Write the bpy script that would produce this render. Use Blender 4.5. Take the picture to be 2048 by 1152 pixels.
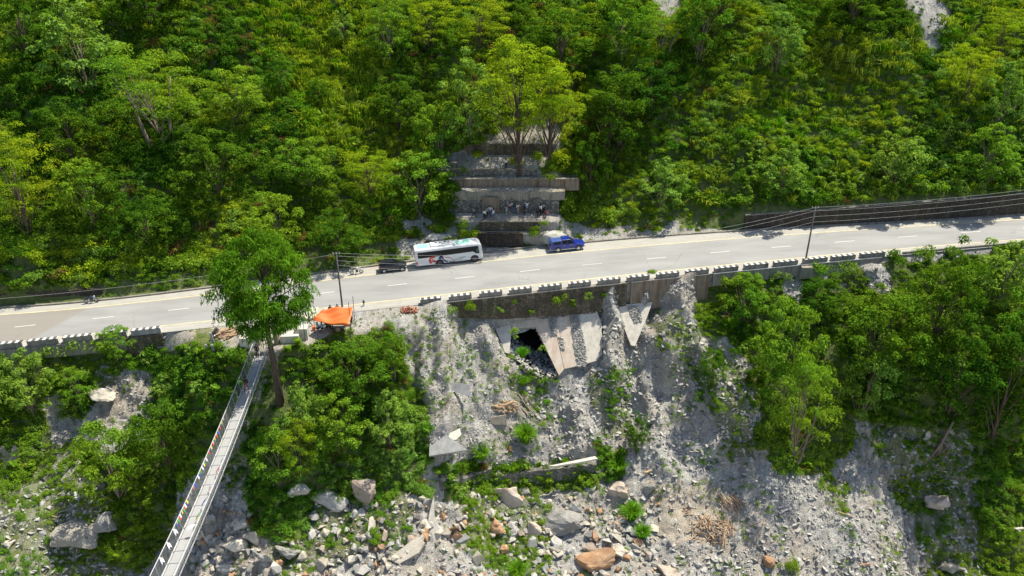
import bpy, bmesh, math, random
import numpy as np
from mathutils import Vector, Matrix
from mathutils.bvhtree import BVHTree
R = math.radians
random.seed(7); rng = np.random.default_rng(11)
SC = bpy.context.scene
for o in list(bpy.data.objects): bpy.data.objects.remove(o)

# ------------------------------------------------------------------ camera
PITCH = R(26.5); FPX = 1518.0; CY, CZ = -96.0, 45.5
cam_d = bpy.data.cameras.new('camera'); cam = bpy.data.objects.new('camera', cam_d)
SC.collection.objects.link(cam); SC.camera = cam
cam.location = (0, CY, CZ); cam.rotation_euler = (math.pi/2 - PITCH, 0, 0)
cam_d.sensor_width = 36; cam_d.lens = 36 * FPX / 2048
cam_d.clip_start = 0.5; cam_d.clip_end = 3000
# ------------------------------------------------------------------ light
SUN_EL, SUN_AZ = R(65), math.atan2(0.72, 0.55)     # toward the sun: +x and a little +y
w = bpy.data.worlds.new('World'); SC.world = w; w.use_nodes = True
nt = w.node_tree; bg = nt.nodes['Background']
sky = nt.nodes.new('ShaderNodeTexSky'); sky.sky_type = 'NISHITA'; sky.sun_disc = False
sky.sun_elevation = SUN_EL; sky.altitude = 300
sky.dust_density = 1.5
sd = Vector((math.cos(SUN_EL)*math.sin(SUN_AZ), math.cos(SUN_EL)*math.cos(SUN_AZ), math.sin(SUN_EL)))
sky.sun_rotation = SUN_AZ
nt.links.new(sky.outputs[0], bg.inputs[0]); bg.inputs[1].default_value = 0.11
sl = bpy.data.lights.new('sun', 'SUN'); sl.energy = 4.6; sl.angle = R(0.53); sl.color = (1, .94, .80)
so = bpy.data.objects.new('sun', sl); SC.collection.objects.link(so)
so.location = (60, 40, 120); so.rotation_euler = sd.to_track_quat('Z', 'Y').to_euler()
SC.view_settings.view_transform = 'Standard'; SC.view_settings.look = 'None'
SC.view_settings.exposure = 0.56; SC.view_settings.gamma = 1; SC.view_settings.use_curve_mapping = False
SC.render.engine = 'CYCLES'
SC.cycles.max_bounces = 6; SC.cycles.diffuse_bounces = 3; SC.cycles.transparent_max_bounces = 8

# ------------------------------------------------------------------ tagging
def tag(o, label=None, cat=None, group=None, kind=None):
    if label: o['label'] = label
    if cat: o['category'] = cat
    if group: o['group'] = group
    if kind: o['kind'] = kind
    return o
def link(o, parent=None):
    SC.collection.objects.link(o)
    if parent is not None: o.parent = parent
    return o
def empty(name, loc=(0, 0, 0), rot=(0, 0, 0)):
    o = bpy.data.objects.new(name, None); o.location = loc; o.rotation_euler = rot
    o.empty_display_size = .3
    return link(o)
def copy_tree(o, parent=None):
    c = o.copy(); SC.collection.objects.link(c); c.parent = parent
    for ch in list(o.children): copy_tree(ch, c)
    return c

class MB:
    """collects shapes and links them as one mesh object"""
    def __init__(s): s.v = []; s.f = []; s.m = []; s.mi = 0
    def add(s, vs, fs, M=None):
        b = len(s.v)
        s.v += [tuple(M @ Vector(p)) for p in vs] if M is not None else [tuple(p) for p in vs]
        s.f += [tuple(i + b for i in f) for f in fs]; s.m += [s.mi] * len(fs)
        return s
    def box(s, c, d, M=None, top=1.0, topy=None):
        x, y, z = c; a, b, h = d[0]/2, d[1]/2, d[2]/2; ty = top if topy is None else topy
        vs = [(x-a, y-b, z-h), (x+a, y-b, z-h), (x+a, y+b, z-h), (x-a, y+b, z-h),
              (x-a*top, y-b*ty, z+h), (x+a*top, y-b*ty, z+h), (x+a*top, y+b*ty, z+h), (x-a*top, y+b*ty, z+h)]
        return s.add(vs, [(3, 2, 1, 0), (4, 5, 6, 7), (0, 1, 5, 4), (1, 2, 6, 5), (2, 3, 7, 6), (3, 0, 4, 7)], M)
    def tube(s, pts, rads, n=8, M=None, cap=True):
        pts = [Vector(p) for p in pts]
        if not hasattr(rads, '__len__'): rads = [rads]*len(pts)
        vs = []; fs = []; up = Vector((.13, .21, 1)).normalized()
        for i, p in enumerate(pts):
            t = (pts[min(i+1, len(pts)-1)] - pts[max(i-1, 0)]).normalized()
            a = t.cross(up)
            if a.length < .05: a = t.cross(Vector((1, 0, 0)))
            a.normalize(); b = t.cross(a)
            for k in range(n):
                q = 2*math.pi*k/n
                vs.append(p + (a*math.cos(q) + b*math.sin(q))*rads[i])
        for i in range(len(pts)-1):
            for k in range(n):
                k2 = (k+1) % n
                fs.append((i*n+k, i*n+k2, (i+1)*n+k2, (i+1)*n+k))
        if cap:
            fs.append(tuple(range(n))[::-1]); fs.append(tuple((len(pts)-1)*n+k for k in range(n)))
        return s.add(vs, fs, M)
    def loft(s, secs, M=None, cap=True):
        n = len(secs[0]); vs = [p for q in secs for p in q]; fs = []
        for i in range(len(secs)-1):
            for k in range(n):
                k2 = (k+1) % n
                fs.append((i*n+k, (i+1)*n+k, (i+1)*n+k2, i*n+k2))
        if cap: fs.append(tuple(range(n))); fs.append(tuple((len(secs)-1)*n+k for k in range(n))[::-1])
        return s.add(vs, fs, M)
    def prism(s, poly, axis, lo, hi, M=None):
        n = len(poly)
        def P(a, b, c): return {'y': (a, c, b), 'x': (c, a, b), 'z': (a, b, c)}[axis]
        vs = [P(a, b, lo) for a, b in poly] + [P(a, b, hi) for a, b in poly]
        fs = [tuple(range(n))[::-1], tuple(range(n, 2*n))] + [(i, (i+1) % n, n+(i+1) % n, n+i) for i in range(n)]
        return s.add(vs, fs, M)
    def ball(s, c, r, M=None, n=10, m=7):
        if not hasattr(r, '__len__'): r = (r, r, r)
        vs = []; fs = []
        for i in range(m+1):
            a = math.pi*i/m
            for k in range(n):
                q = 2*math.pi*k/n
                vs.append((c[0]+r[0]*math.sin(a)*math.cos(q), c[1]+r[1]*math.sin(a)*math.sin(q), c[2]+r[2]*math.cos(a)))
        for i in range(m):
            for k in range(n):
                fs.append((i*n+k, (i+1)*n+k, (i+1)*n+(k+1) % n, i*n+(k+1) % n))
        return s.add(vs, fs, M)
    def mesh(s, name, mats, smooth=False, fix=True):
        me = bpy.data.meshes.new(name); me.from_pydata(s.v, [], s.f)
        if not isinstance(mats, (list, tuple)): mats = [mats]
        for m in mats: me.materials.append(m)
        if len(mats) > 1: me.polygons.foreach_set('material_index', s.m)
        if fix:
            bm = bmesh.new(); bm.from_mesh(me); bmesh.ops.remove_doubles(bm, verts=bm.verts, dist=1e-5)
            bmesh.ops.recalc_face_normals(bm, faces=bm.faces); bm.to_mesh(me); bm.free()
        if smooth: me.polygons.foreach_set('use_smooth', [True]*len(me.polygons))
        me.update(); return me
    def build(s, name, mats, parent=None, smooth=False, bevel=0, fix=True):
        o = bpy.data.objects.new(name, s.mesh(name, mats, smooth, fix)); link(o, parent)
        if bevel:
            b = o.modifiers.new('bevel', 'BEVEL'); b.width = bevel; b.segments = 2; b.limit_method = 'ANGLE'
        return o
def np_mesh(name, V, F, mats):
    """fast mesh from numpy (all faces quads)"""
    me = bpy.data.meshes.new(name); V = np.asarray(V, np.float32); F = np.asarray(F, np.int32)
    me.vertices.add(len(V)); me.vertices.foreach_set('co', V.ravel())
    k = F.shape[1]
    me.loops.add(F.size); me.loops.foreach_set('vertex_index', F.ravel())
    me.polygons.add(len(F)); me.polygons.foreach_set('loop_start', np.arange(0, F.size, k, dtype=np.int32))
    me.polygons.foreach_set('loop_total', np.full(len(F), k, np.int32))
    for m in (mats if isinstance(mats, (list, tuple)) else [mats]): me.materials.append(m)
    me.update(calc_edges=True); me.validate(); return me

# ------------------------------------------------------------------ materials
def new_mat(name):
    m = bpy.data.materials.new(name); m.use_nodes = True
    t = m.node_tree; b = t.nodes['Principled BSDF']; return m, t, b
def N(t, ty, **kw):
    n = t.nodes.new(ty)
    for k, v in kw.items():
        if k.startswith('i_'): n.inputs[k[2:].replace('_', ' ')].default_value = v
        else: setattr(n, k, v)
    return n
def L(t, a, b): t.links.new(a, b)
def mixc(t, fac, a, b, mode='MIX'):
    n = t.nodes.new('ShaderNodeMix'); n.data_type = 'RGBA'; n.blend_type = mode
    for sck, v in ((n.inputs[0], fac), (n.inputs[6], a), (n.inputs[7], b)):
        if hasattr(v, 'is_output'): L(t, v, sck)
        elif isinstance(v, tuple) and len(v) == 3: sck.default_value = (*v, 1)
        else: sck.default_value = v
    return n.outputs[2]
def ramp(t, src, stops):
    n = t.nodes.new('ShaderNodeValToRGB'); e = n.color_ramp.elements
    while len(e) < len(stops): e.new(.5)
    for i, (p, c) in enumerate(stops):
        e[i].position = p; e[i].color = (*c, 1) if isinstance(c, tuple) else (c, c, c, 1)
    L(t, src, n.inputs[0]); return n.outputs[0]
def pos(t, scale=(1, 1, 1), obj=False):
    m = N(t, 'ShaderNodeMapping'); m.inputs['Scale'].default_value = scale
    if obj: L(t, N(t, 'ShaderNodeTexCoord').outputs['Object'], m.inputs[0])
    else: L(t, N(t, 'ShaderNodeNewGeometry').outputs['Position'], m.inputs[0])
    return m.outputs[0]
def noise(t, vec, scale, detail=4, rough=.6, out=0):
    n = N(t, 'ShaderNodeTexNoise'); n.inputs['Scale'].default_value = scale
    n.inputs['Detail'].default_value = detail; n.inputs['Roughness'].default_value = rough
    L(t, vec, n.inputs['Vector']); return n.outputs[out]
def voro(t, vec, scale, feat='F1', out='Distance', rnd=1):
    n = N(t, 'ShaderNodeTexVoronoi', feature=feat); n.inputs['Scale'].default_value = scale
    n.inputs['Randomness'].default_value = rnd
    L(t, vec, n.inputs['Vector']); return n.outputs[out]
def math_(t, op, a, b=None, c=None):
    n = N(t, 'ShaderNodeMath', operation=op)
    for i, v in enumerate((a, b, c)):
        if v is None: continue
        if hasattr(v, 'is_output'): L(t, v, n.inputs[i])
        else: n.inputs[i].default_value = v
    return n.outputs[0]
def bump(t, b, h, strength=.6, dist=.05):
    n = N(t, 'ShaderNodeBump'); n.inputs['Strength'].default_value = strength
    n.inputs['Distance'].default_value = dist; L(t, h, n.inputs['Height']); L(t, n.outputs[0], b.inputs['Normal'])
def plain(name, col, rough=.6, metal=0, coat=0, var=.12, spec=.5, sc=3):
    m, t, b = new_mat(name)
    f = noise(t, pos(t, obj=True), sc, 4)
    c = mixc(t, ramp(t, f, [(.3, 0.), (.7, 1.)]), tuple(max(0, q*(1-var)) for q in col), tuple(min(1, q*(1+var)) for q in col))
    L(t, c, b.inputs['Base Color']); b.inputs['Roughness'].default_value = rough
    b.inputs['Metallic'].default_value = metal; b.inputs['Coat Weight'].default_value = coat
    b.inputs['Specular IOR Level'].default_value = spec
    return m
def leaf_mat(name, c1, c2, c3, gloss=.012, trans=.38, patch=.06):
    """three greens: per leaf, per plant, and in broad patches of species over the hill"""
    m, t, b = new_mat(name); t.nodes.remove(b)
    g = N(t, 'ShaderNodeNewGeometry')
    isl = g.outputs['Random Per Island']
    oi = N(t, 'ShaderNodeObjectInfo').outputs['Random']
    base = mixc(t, oi, c1, c2)
    pn = ramp(t, noise(t, pos(t), patch, 3), [(.4, 0.), (.62, 1.)])
    base = mixc(t, math_(t, 'MULTIPLY', pn, .75), base, c3)
    v = math_(t, 'MULTIPLY_ADD', isl, 1.0, .5)
    n = N(t, 'ShaderNodeVectorMath', operation='SCALE'); L(t, base, n.inputs[0]); L(t, v, n.inputs['Scale'])
    col = n.outputs[0]
    d = N(t, 'ShaderNodeBsdfDiffuse'); L(t, col, d.inputs[0])
    tr = N(t, 'ShaderNodeBsdfTranslucent'); 
    c2n = mixc(t, 1., col, (1.35, 1.25, .35), 'MULTIPLY'); L(t, c2n, tr.inputs[0])
    gl = N(t, 'ShaderNodeBsdfGlossy'); gl.inputs['Roughness'].default_value = .42; gl.inputs[0].default_value = (.9, .95, .9, 1)
    m1 = N(t, 'ShaderNodeMixShader'); m1.inputs[0].default_value = trans
    L(t, d.outputs[0], m1.inputs[1]); L(t, tr.outputs[0], m1.inputs[2])
    m2 = N(t, 'ShaderNodeMixShader'); m2.inputs[0].default_value = gloss
    L(t, m1.outputs[0], m2.inputs[1]); L(t, gl.outputs[0], m2.inputs[2])
    L(t, m1.outputs[0], t.nodes['Material Output'].inputs[0]); t.nodes.remove(gl); t.nodes.remove(m2); return m

M = {}
M['leaf_dark'] = leaf_mat('leaf_dark', (.04, .12, .012), (.085, .20, .016), (.13, .23, .016), .07)
M['leaf_mid'] = leaf_mat('leaf_mid', (.085, .23, .02), (.17, .33, .03), (.24, .35, .025), .07)
M['leaf_yellow'] = leaf_mat('leaf_yellow', (.18, .32, .016), (.29, .42, .022), (.33, .40, .022), .05)
M['leaf_pale'] = leaf_mat('leaf_pale', (.15, .30, .05), (.25, .40, .075), (.23, .35, .045), .10)
M['grass'] = leaf_mat('grass', (.22, .35, .03), (.31, .40, .04), (.27, .34, .05), .03, .3)
M['grass_green'] = leaf_mat('grass_green', (.10, .28, .015), (.17, .35, .02), (.16, .30, .02), .03, .3)
M['leaf_red'] = leaf_mat('leaf_red', (.16, .10, .035), (.10, .14, .03), (.20, .11, .04), .05)

def bark_mat(name, c):
    m, t, b = new_mat(name)
    f = noise(t, pos(t, (6, 6, 1.2), True), 1.5, 6, .7)
    L(t, mixc(t, ramp(t, f, [(.35, 0.), (.65, 1.)]), tuple(q*.5 for q in c), tuple(q*1.3 for q in c)), b.inputs['Base Color'])
    b.inputs['Roughness'].default_value = .9; bump(t, b, f, .8, .05); return m
M['bark'] = bark_mat('bark', (.10, .07, .05)); M['bark_pale'] = bark_mat('bark_pale', (.22, .17, .13))
M['wood'] = bark_mat('wood', (.50, .34, .20)); M['wood_grey'] = bark_mat('wood_grey', (.38, .28, .20))
M['wood_red'] = bark_mat('wood_red', (.30, .10, .07)); M['pole_metal'] = bark_mat('pole_metal', (.13, .12, .12))

def rock_mat(name, c1, c2, c3, sc=1.0, bmp=.9):
    m, t, b = new_mat(name); p = pos(t)
    p2 = pos(t, (1, 1, 2.4))
    n1 = noise(t, p, .8*sc, 8, .65); n2 = noise(t, p2, 4*sc, 6, .7)
    oi = N(t, 'ShaderNodeObjectInfo').outputs['Random']
    c = mixc(t, ramp(t, n1, [(.35, 0.), (.65, 1.)]), c1, c2)
    c = mixc(t, ramp(t, n2, [(.45, 0.), (.75, .7)]), c, c3)
    v = math_(t, 'MULTIPLY_ADD', oi, .5, .72)
    s = N(t, 'ShaderNodeVectorMath', operation='SCALE'); L(t, c, s.inputs[0]); L(t, v, s.inputs['Scale'])
    L(t, s.outputs[0], b.inputs['Base Color']); b.inputs['Roughness'].default_value = .88
    b.inputs['Specular IOR Level'].default_value = .25
    bump(t, b, n2, bmp, .12); return m
M['rock_grey'] = rock_mat('rock_grey', (.34, .33, .30), (.50, .48, .44), (.20, .19, .17))
M['rock_cream'] = rock_mat('rock_cream', (.44, .39, .31), (.58, .53, .44), (.33, .30, .26))
M['rock_orange'] = rock_mat('rock_orange', (.42, .23, .12), (.52, .34, .20), (.30, .17, .10))
M['rock_pink'] = rock_mat('rock_pink', (.46, .36, .28), (.54, .46, .38), (.30, .24, .2))
M['rock_green'] = rock_mat('rock_green', (.28, .36, .34), (.40, .46, .43), (.22, .26, .25))
M['shale'] = rock_mat('shale', (.36, .345, .315), (.56, .54, .50), (.20, .19, .175), 2, .5)

def masonry(name, c1, c2, mortar, sc=3.0, moss=.5, bands=False):
    m, t, b = new_mat(name); p = pos(t, (1, 1, 1.35))
    d = voro(t, p, sc, 'DISTANCE_TO_EDGE'); col = voro(t, p, sc, 'F1', 'Color')
    sp = N(t, 'ShaderNodeSeparateColor'); L(t, col, sp.inputs[0])
    c = mixc(t, sp.outputs[0], c1, c2)
    c = mixc(t, ramp(t, d, [(.02, 1.), (.10, 0.)]), c, mortar)
    st = noise(t, pos(t, (1.1, 1.1, .16)), 1.0, 5, .65)
    c = mixc(t, ramp(t, st, [(.38, 0.), (.55, moss*1.3)]), c, (.035, .030, .018))
    ms = noise(t, pos(t), .45, 5, .7)
    c = mixc(t, ramp(t, ms, [(.52, 0.), (.68, moss)]), c, (.04, .07, .018))
    L(t, c, b.inputs['Base Color']); b.inputs['Roughness'].default_value = .95
    bump(t, b, math_(t, 'MINIMUM', d, .12), 1.0, .25); return m
M['masonry'] = masonry('masonry', (.11, .09, .065), (.30, .24, .16), (.07, .06, .045))
M['masonry_dark'] = masonry('masonry_dark', (.055, .042, .032), (.15, .11, .085), (.04, .03, .022), 2.4, .5)
M['masonry_pale'] = masonry('masonry_pale', (.16, .15, .13), (.42, .40, .35), (.07, .065, .055), 3.2, .35)
def concrete(name, c, stain=(.20, .17, .12), st=.6, vert=True):
    m, t, b = new_mat(name)
    f = noise(t, pos(t), 1.3, 6, .65); s = noise(t, pos(t, (2.2, 2.2, .22) if vert else (1.2, .4, .4)), 1.0, 5, .7)
    f3 = noise(t, pos(t), 14, 3)
    k = mixc(t, ramp(t, f, [(.3, 0.), (.7, 1.)]), tuple(q*.82 for q in c), tuple(q*1.12 for q in c))
    k = mixc(t, ramp(t, s, [(.45, 0.), (.70, st)]), k, stain)
    k = mixc(t, ramp(t, f3, [(.55, 0.), (.75, .35)]), k, tuple(q*.55 for q in c))
    L(t, k, b.inputs['Base Color']); b.inputs['Roughness'].default_value = .9
    bump(t, b, f3, .4, .02); return m
M['concrete'] = concrete('concrete', (.31, .28, .22), (.10, .08, .05), .85); M['concrete_grey'] = concrete('concrete_grey', (.34, .34, .33), (.16, .15, .13))
M['concrete_dark'] = concrete('concrete_dark', (.27, .25, .215), (.07, .06, .045), .8)
M['concrete_rust'] = concrete('concrete_rust', (.26, .21, .15), (.11, .06, .03), .95)
M['concrete_cream'] = concrete('concrete_cream', (.60, .56, .48), (.36, .31, .24), .5)
M['apron'] = concrete('apron', (.58, .50, .41), (.44, .29, .20), .7, False)
M['white_paint'] = plain('white_paint', (.72, .71, .67), .7, var=.14, sc=5); M['black_paint'] = plain('black_paint', (.07, .07, .07), .7, var=.4, sc=5)
M['bus_white'] = plain('bus_white', (.74, .75, .74), .3, coat=.3, var=.04); M['mint'] = plain('mint', (.30, .66, .55), .5, var=.06)
M['glass'] = plain('glass', (.008, .011, .013), .22, var=.2, spec=.3); M['glass_green'] = plain('glass_green', (.03, .12, .08), .1, spec=.7)
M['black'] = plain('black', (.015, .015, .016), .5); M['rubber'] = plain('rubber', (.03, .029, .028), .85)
M['rim'] = plain('rim', (.55, .55, .53), .4, .5); M['rim_dark'] = plain('rim_dark', (.11, .10, .09), .6)
M['navy'] = plain('navy', (.015, .018, .09), .4); M['red'] = plain('red', (.62, .05, .03), .45)
M['grey_paint'] = plain('grey_paint', (.3, .36, .34), .5); M['charcoal'] = plain('charcoal', (.018, .022, .025), .22, coat=.6)
M['blue_paint'] = plain('blue_paint', (.012, .03, .26), .22, coat=.8, var=.05); M['canopy_blue'] = plain('canopy_blue', (.05, .10, .30), .3, coat=.4)
M['silver'] = plain('silver', (.6, .6, .6), .35, .6); M['light'] = plain('light', (.75, .75, .72), .15)
M['moto_blue'] = plain('moto_blue', (.03, .05, .20), .3, coat=.4); M['moto_white'] = plain('moto_white', (.65, .65, .65), .3)
M['tarp'] = plain('tarp', (.80, .17, .035), .55, var=.08, sc=1.2); M['sheet_blue'] = plain('sheet_blue', (.30, .36, .42), .5)
M['steel'] = plain('steel', (.42, .43, .43), .45, .5, var=.15); M['deck'] = plain('deck', (.36, .36, .35), .6, .1, var=.12, sc=8)
M['wire'] = plain('wire', (.30, .31, .31), .5, .4); M['cable'] = plain('cable', (.55, .55, .53), .7)
M['line_white'] = plain('line_white', (.62, .62, .6), .7, var=.1, sc=6); M['line_yellow'] = plain('line_yellow', (.58, .50, .30), .75, var=.22, sc=1.3)
M['skin'] = plain('skin', (.20, .11, .07), .6); M['hair'] = plain('hair', (.012, .010, .009), .7)
M['water'] = plain('water', (.10, .09, .07), .08)
for k, c in dict(white=(.75, .74, .72), pink=(.55, .32, .34), lblue=(.35, .47, .60), grey=(.30, .29, .29), navy=(.02, .03, .11), black=(.018, .018, .02),
                 jeans=(.08, .16, .28), khaki=(.42, .33, .22), cream=(.62, .57, .46), red=(.30, .07, .06), brown=(.13, .09, .06), dark=(.05, .05, .055),
                 fyellow=(.80, .62, .06), fgreen=(.05, .38, .12), fred=(.66, .07, .05), fblue=(.05, .09, .50), fwhite=(.80, .80, .78)).items():
    M['cloth_'+k] = plain('cloth_'+k, c, .85, var=.1)

# ------------------------------------------------------------------ numpy noise
def _h(i, j, k, s):
    n = (i*374761393 + j*668265263 + k*2147483647 + s*1274126177) & 0xFFFFFFFF
    n = ((n ^ (n >> 13)) * 1274126177) & 0xFFFFFFFF
    return ((n ^ (n >> 16)) & 0xFFFF) / 65535.0
def vnoise(P, scale, seed=0):
    Q = np.asarray(P, float)*scale; I = np.floor(Q).astype(np.int64); Fr = Q - I; Fr = Fr*Fr*(3-2*Fr); r = 0
    for a in (0, 1):
        for b in (0, 1):
            for c in (0, 1):
                wgt = (Fr[..., 0] if a else 1-Fr[..., 0])*(Fr[..., 1] if b else 1-Fr[..., 1])*(Fr[..., 2] if c else 1-Fr[..., 2])
                r = r + wgt*_h(I[..., 0]+a, I[..., 1]+b, I[..., 2]+c, seed)
    return r*2-1
def fbm(P, scale, octv=4, seed=0, gain=.5):
    r = 0; a = 1; tot = 0
    for o in range(octv):
        r = r + a*vnoise(P, scale*2**o, seed+o*17); tot += a; a *= gain
    return r/tot
def inpoly(x, y, poly):
    x = np.asarray(x, float); y = np.asarray(y, float); r = np.zeros(np.broadcast(x, y).shape, bool); n = len(poly)
    for i in range(n):
        x0, y0 = poly[i]; x1, y1 = poly[(i+1) % n]
        if y0 == y1: continue
        c = ((y0 > y) != (y1 > y)) & (x < (x1-x0)*(y-y0)/(y1-y0)+x0)
        r ^= c
    return r

# ------------------------------------------------------------------ survey: photo measurements -> metres
sp_, cp_ = math.sin(PITCH), math.cos(PITCH)
GRADE = 0.0415                                   # the road climbs to the right
def ray(px, row):
    u = (px-1024)/FPX; v = (576-row)/FPX
    return u, cp_ + v*sp_, -sp_ + v*cp_           # per unit of depth
def at_depth(px, row, d):
    u, a, b = ray(px, row); return np.stack([u*d, CY+a*d, CZ+b*d], -1)
def proj(P):
    P = np.asarray(P, float); y = P[..., 1]-CY; z = P[..., 2]-CZ; d = y*cp_-z*sp_
    return 1024+FPX*P[..., 0]/d, 576-FPX*(y*sp_+z*cp_)/d
def on_road(px, row, dz=0.0):
    u, a, b = ray(px, row); d = (CZ-dz)/(GRADE*u-b); return Vector((u*d, CY+a*d, CZ+b*d))
def curve(tr):
    xs = [p[0] for p in tr]; ys = [p[1] for p in tr]
    def f(px):
        px = np.asarray(px, float); r = np.interp(px, xs, ys)
        lo = ys[0]+(px-xs[0])*(ys[1]-ys[0])/(xs[1]-xs[0]); hi = ys[-1]+(px-xs[-1])*(ys[-1]-ys[-2])/(xs[-1]-xs[-2])
        return np.where(px < xs[0], lo, np.where(px > xs[-1], hi, r))
    return f
def smooth(tr, deg=4):
    c = np.polyfit([(p[0]-1024)/1024 for p in tr], [p[1] for p in tr], deg); dc = np.polyder(c)
    def f(px):
        q = (np.asarray(px, float)-1024)/1024; qc = np.clip(q, -1, 1)
        return np.polyval(c, qc)+np.polyval(dc, qc)*(q-qc)
    return f
KERB = smooth([(0, 620), (164, 602), (330, 586), (419, 577), (640, 552), (759, 535), (827, 525), (1059, 491), (1200, 482), (1380, 471), (1608, 458), (1804, 446), (2048, 430)])
YFAR = smooth([(0, 630), (211, 610), (417, 589), (640, 565), (827, 538), (965, 523), (1077, 511), (1280, 493), (1380, 484), (1706, 461), (2048, 438)])
MID = smooth([(50, 653), (207, 633), (357, 618), (650, 587), (795, 571), (930, 554), (1060, 540), (1185, 528), (1440, 503), (1560, 494), (1690, 484), (1815, 474), (1942, 463)])
YNEAR = smooth([(0, 687), (328, 650), (440, 639), (661, 616), (860, 595), (952, 580), (1077, 567), (1246, 550), (1422, 533), (1602, 516), (1771, 500), (2048, 478)])
EDGE = smooth([(0, 697), (90, 688), (225, 675), (330, 663), (500, 644), (700, 622), (870, 608), (980, 594), (1100, 578), (1220, 566), (1340, 554), (1452, 543), (1570, 530), (1687, 520), (1743, 515), (2048, 487)])
def strip(name, fa, fb, mat, dz, x0=-700, x1=2750, step=25, kind='structure'):
    xs = np.arange(x0, x1+1, step); V = []
    for x in xs:
        V += [on_road(x, float(fa(x)), dz), on_road(x, float(fb(x)), dz)]
    F = [(2*i, 2*i+2, 2*i+3, 2*i+1) for i in range(len(xs)-1)]
    b = MB(); b.add(V, F); o = b.build(name, mat)
    if kind: tag(o, kind=kind)
    return o

# ------------------------------------------------------------------ terrain
def interp_depth(secs, base, px_arr, t_arr, up):
    """cross-sections (breakpoint, slope angle) measured along the road -> depth grid"""
    cols = [s[0] for s in secs]; table = []
    sg = -1 if up else 1
    for c, segs in secs:
        r0 = float(base(c)); P = on_road(c, r0); y, z = P.y, P.z; ds = []; si = 0
        y0, z0 = y, z; out = []
        bps = [s[0] for s in segs]; 
        for t in t_arr:
            while si < len(segs)-1 and t > bps[si]:
                # advance to the breakpoint
                y0, z0 = solve(y0, z0, segs[si][1], r0+sg*bps[si], up); si += 1
            yy, zz = solve(y0, z0, segs[si][1], r0+sg*t, up)
            out.append((yy-CY)*cp_-(zz-CZ)*sp_)
        table.append(np.array(out)/out[0])
    table = np.array(table); D = np.empty((len(px_arr), len(t_arr)))
    for i, x in enumerate(px_arr):
        r0 = float(base(x)); d0 = (CZ)/(GRADE*ray(x, r0)[0]-ray(x, r0)[2])
        j = int(np.clip(np.searchsorted(cols, x)-1, 0, len(cols)-2)); f = np.clip((x-cols[j])/(cols[j+1]-cols[j]), 0, 1)
        f = f*f*(3-2*f); D[i] = d0*(table[j]*(1-f)+table[j+1]*f)
    return D
def solve(y0, z0, ang, row, up):
    v = (576-row)/FPX; ry, rz = cp_+v*sp_, -sp_+v*cp_
    a = R(ang); dy, dz = (math.cos(a), math.sin(a)) if up else (-math.cos(a), -math.sin(a))
    # (CY+s*ry, CZ+s*rz) = (y0+q*dy, z0+q*dz)
    det = ry*(-dz)+rz*dy
    s = ((y0-CY)*(-dz)+(z0-CZ)*dy)/det
    return CY+s*ry, CZ+s*rz

BELOW = [(-700, [(20, 88), (180, 45), (330, 38), (800, 25)]),
 (0, [(18, 88), (170, 45), (300, 36), (460, 30), (800, 20)]),
 (200, [(35, 85), (170, 45), (330, 38), (480, 58), (800, 20)]),
 (330, [(60, 70), (200, 45), (330, 45), (500, 60), (800, 20)]),
 (400, [(30, 3), (60, 35), (330, 47), (440, 50), (520, 45), (800, 20)]),
 (560, [(60, 2), (75, 60), (260, 47), (400, 60), (520, 32), (800, 20)]),
 (700, [(38, 2), (60, 40), (250, 45), (350, 62), (520, 35), (800, 20)]),
 (800, [(30, 3), (60, 38), (260, 46), (360, 55), (540, 32), (800, 20)]),
 (870, [(14, 20), (30, 42), (290, 44), (420, 38), (540, 28), (800, 15)]),
 (940, [(42, 86), (290, 43), (350, 60), (550, 22), (800, 15)]),
 (1040, [(54, 87), (165, 45), (200, 45), (330, 40), (385, 70), (560, 22), (800, 15)]),
 (1180, [(62, 87), (180, 45), (330, 40), (390, 50), (580, 25), (800, 15)]),
 (1300, [(62, 87), (300, 45), (450, 36), (600, 25), (800, 15)]),
 (1420, [(42, 82), (320, 45), (450, 35), (600, 28), (800, 15)]),
 (1560, [(25, 80), (330, 45), (430, 35), (620, 28), (800, 15)]),
 (1700, [(14, 60), (200, 42), (300, 60), (420, 45), (640, 30), (800, 15)]),
 (1850, [(10, 40), (220, 38), (480, 64), (640, 40), (800, 15)]),
 (2048, [(10, 40), (250, 38), (470, 60), (660, 45), (800, 15)]),
 (2750, [(10, 40), (250, 38), (470, 58), (660, 45), (800, 15)])]
GR = [(493, 2), (467, 87), (461, 4), (443, 87), (424, 12), (392, 85), (382, 85), (373, 5), (358, 87), (352, 5), (338, 87), (307, 27), (287, 87), (235, 33), (-500, 39)]
def gully(c, tw=1.0):
    k = float(KERB(c)); return (c, [(k-r, a) for r, a in GR])
UPHILL = [(-700, [(6, 3), (30, 76), (700, 40)]), (0, [(6, 3), (40, 74), (700, 40)]), (200, [(8, 8), (42, 62), (700, 40)]),
 (400, [(8, 8), (40, 50), (700, 41)]), (640, [(8, 8), (60, 46), (700, 40)]), (760, [(16, 10), (120, 44), (700, 38)]),
 (850, [(40, 16), (100, 32), (170, 48), (700, 38)]), (885, [(38, 22), (100, 40), (170, 52), (700, 38)])] + \
 [gully(c) for c in range(912, 1111, 11)] + \
 [(1150, [(16, 12), (60, 34), (700, 42)]), (1300, [(22, 14), (50, 34), (700, 42)]), (1440, [(8, 6), (30, 50), (700, 42)]),
 (1490, [(4, 3), (34, 86), (700, 42)]), (1700, [(4, 3), (40, 86), (700, 42)]), (2048, [(4, 3), (48, 86), (700, 42)]), (2750, [(4, 3), (48, 86), (700, 42)])]

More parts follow.
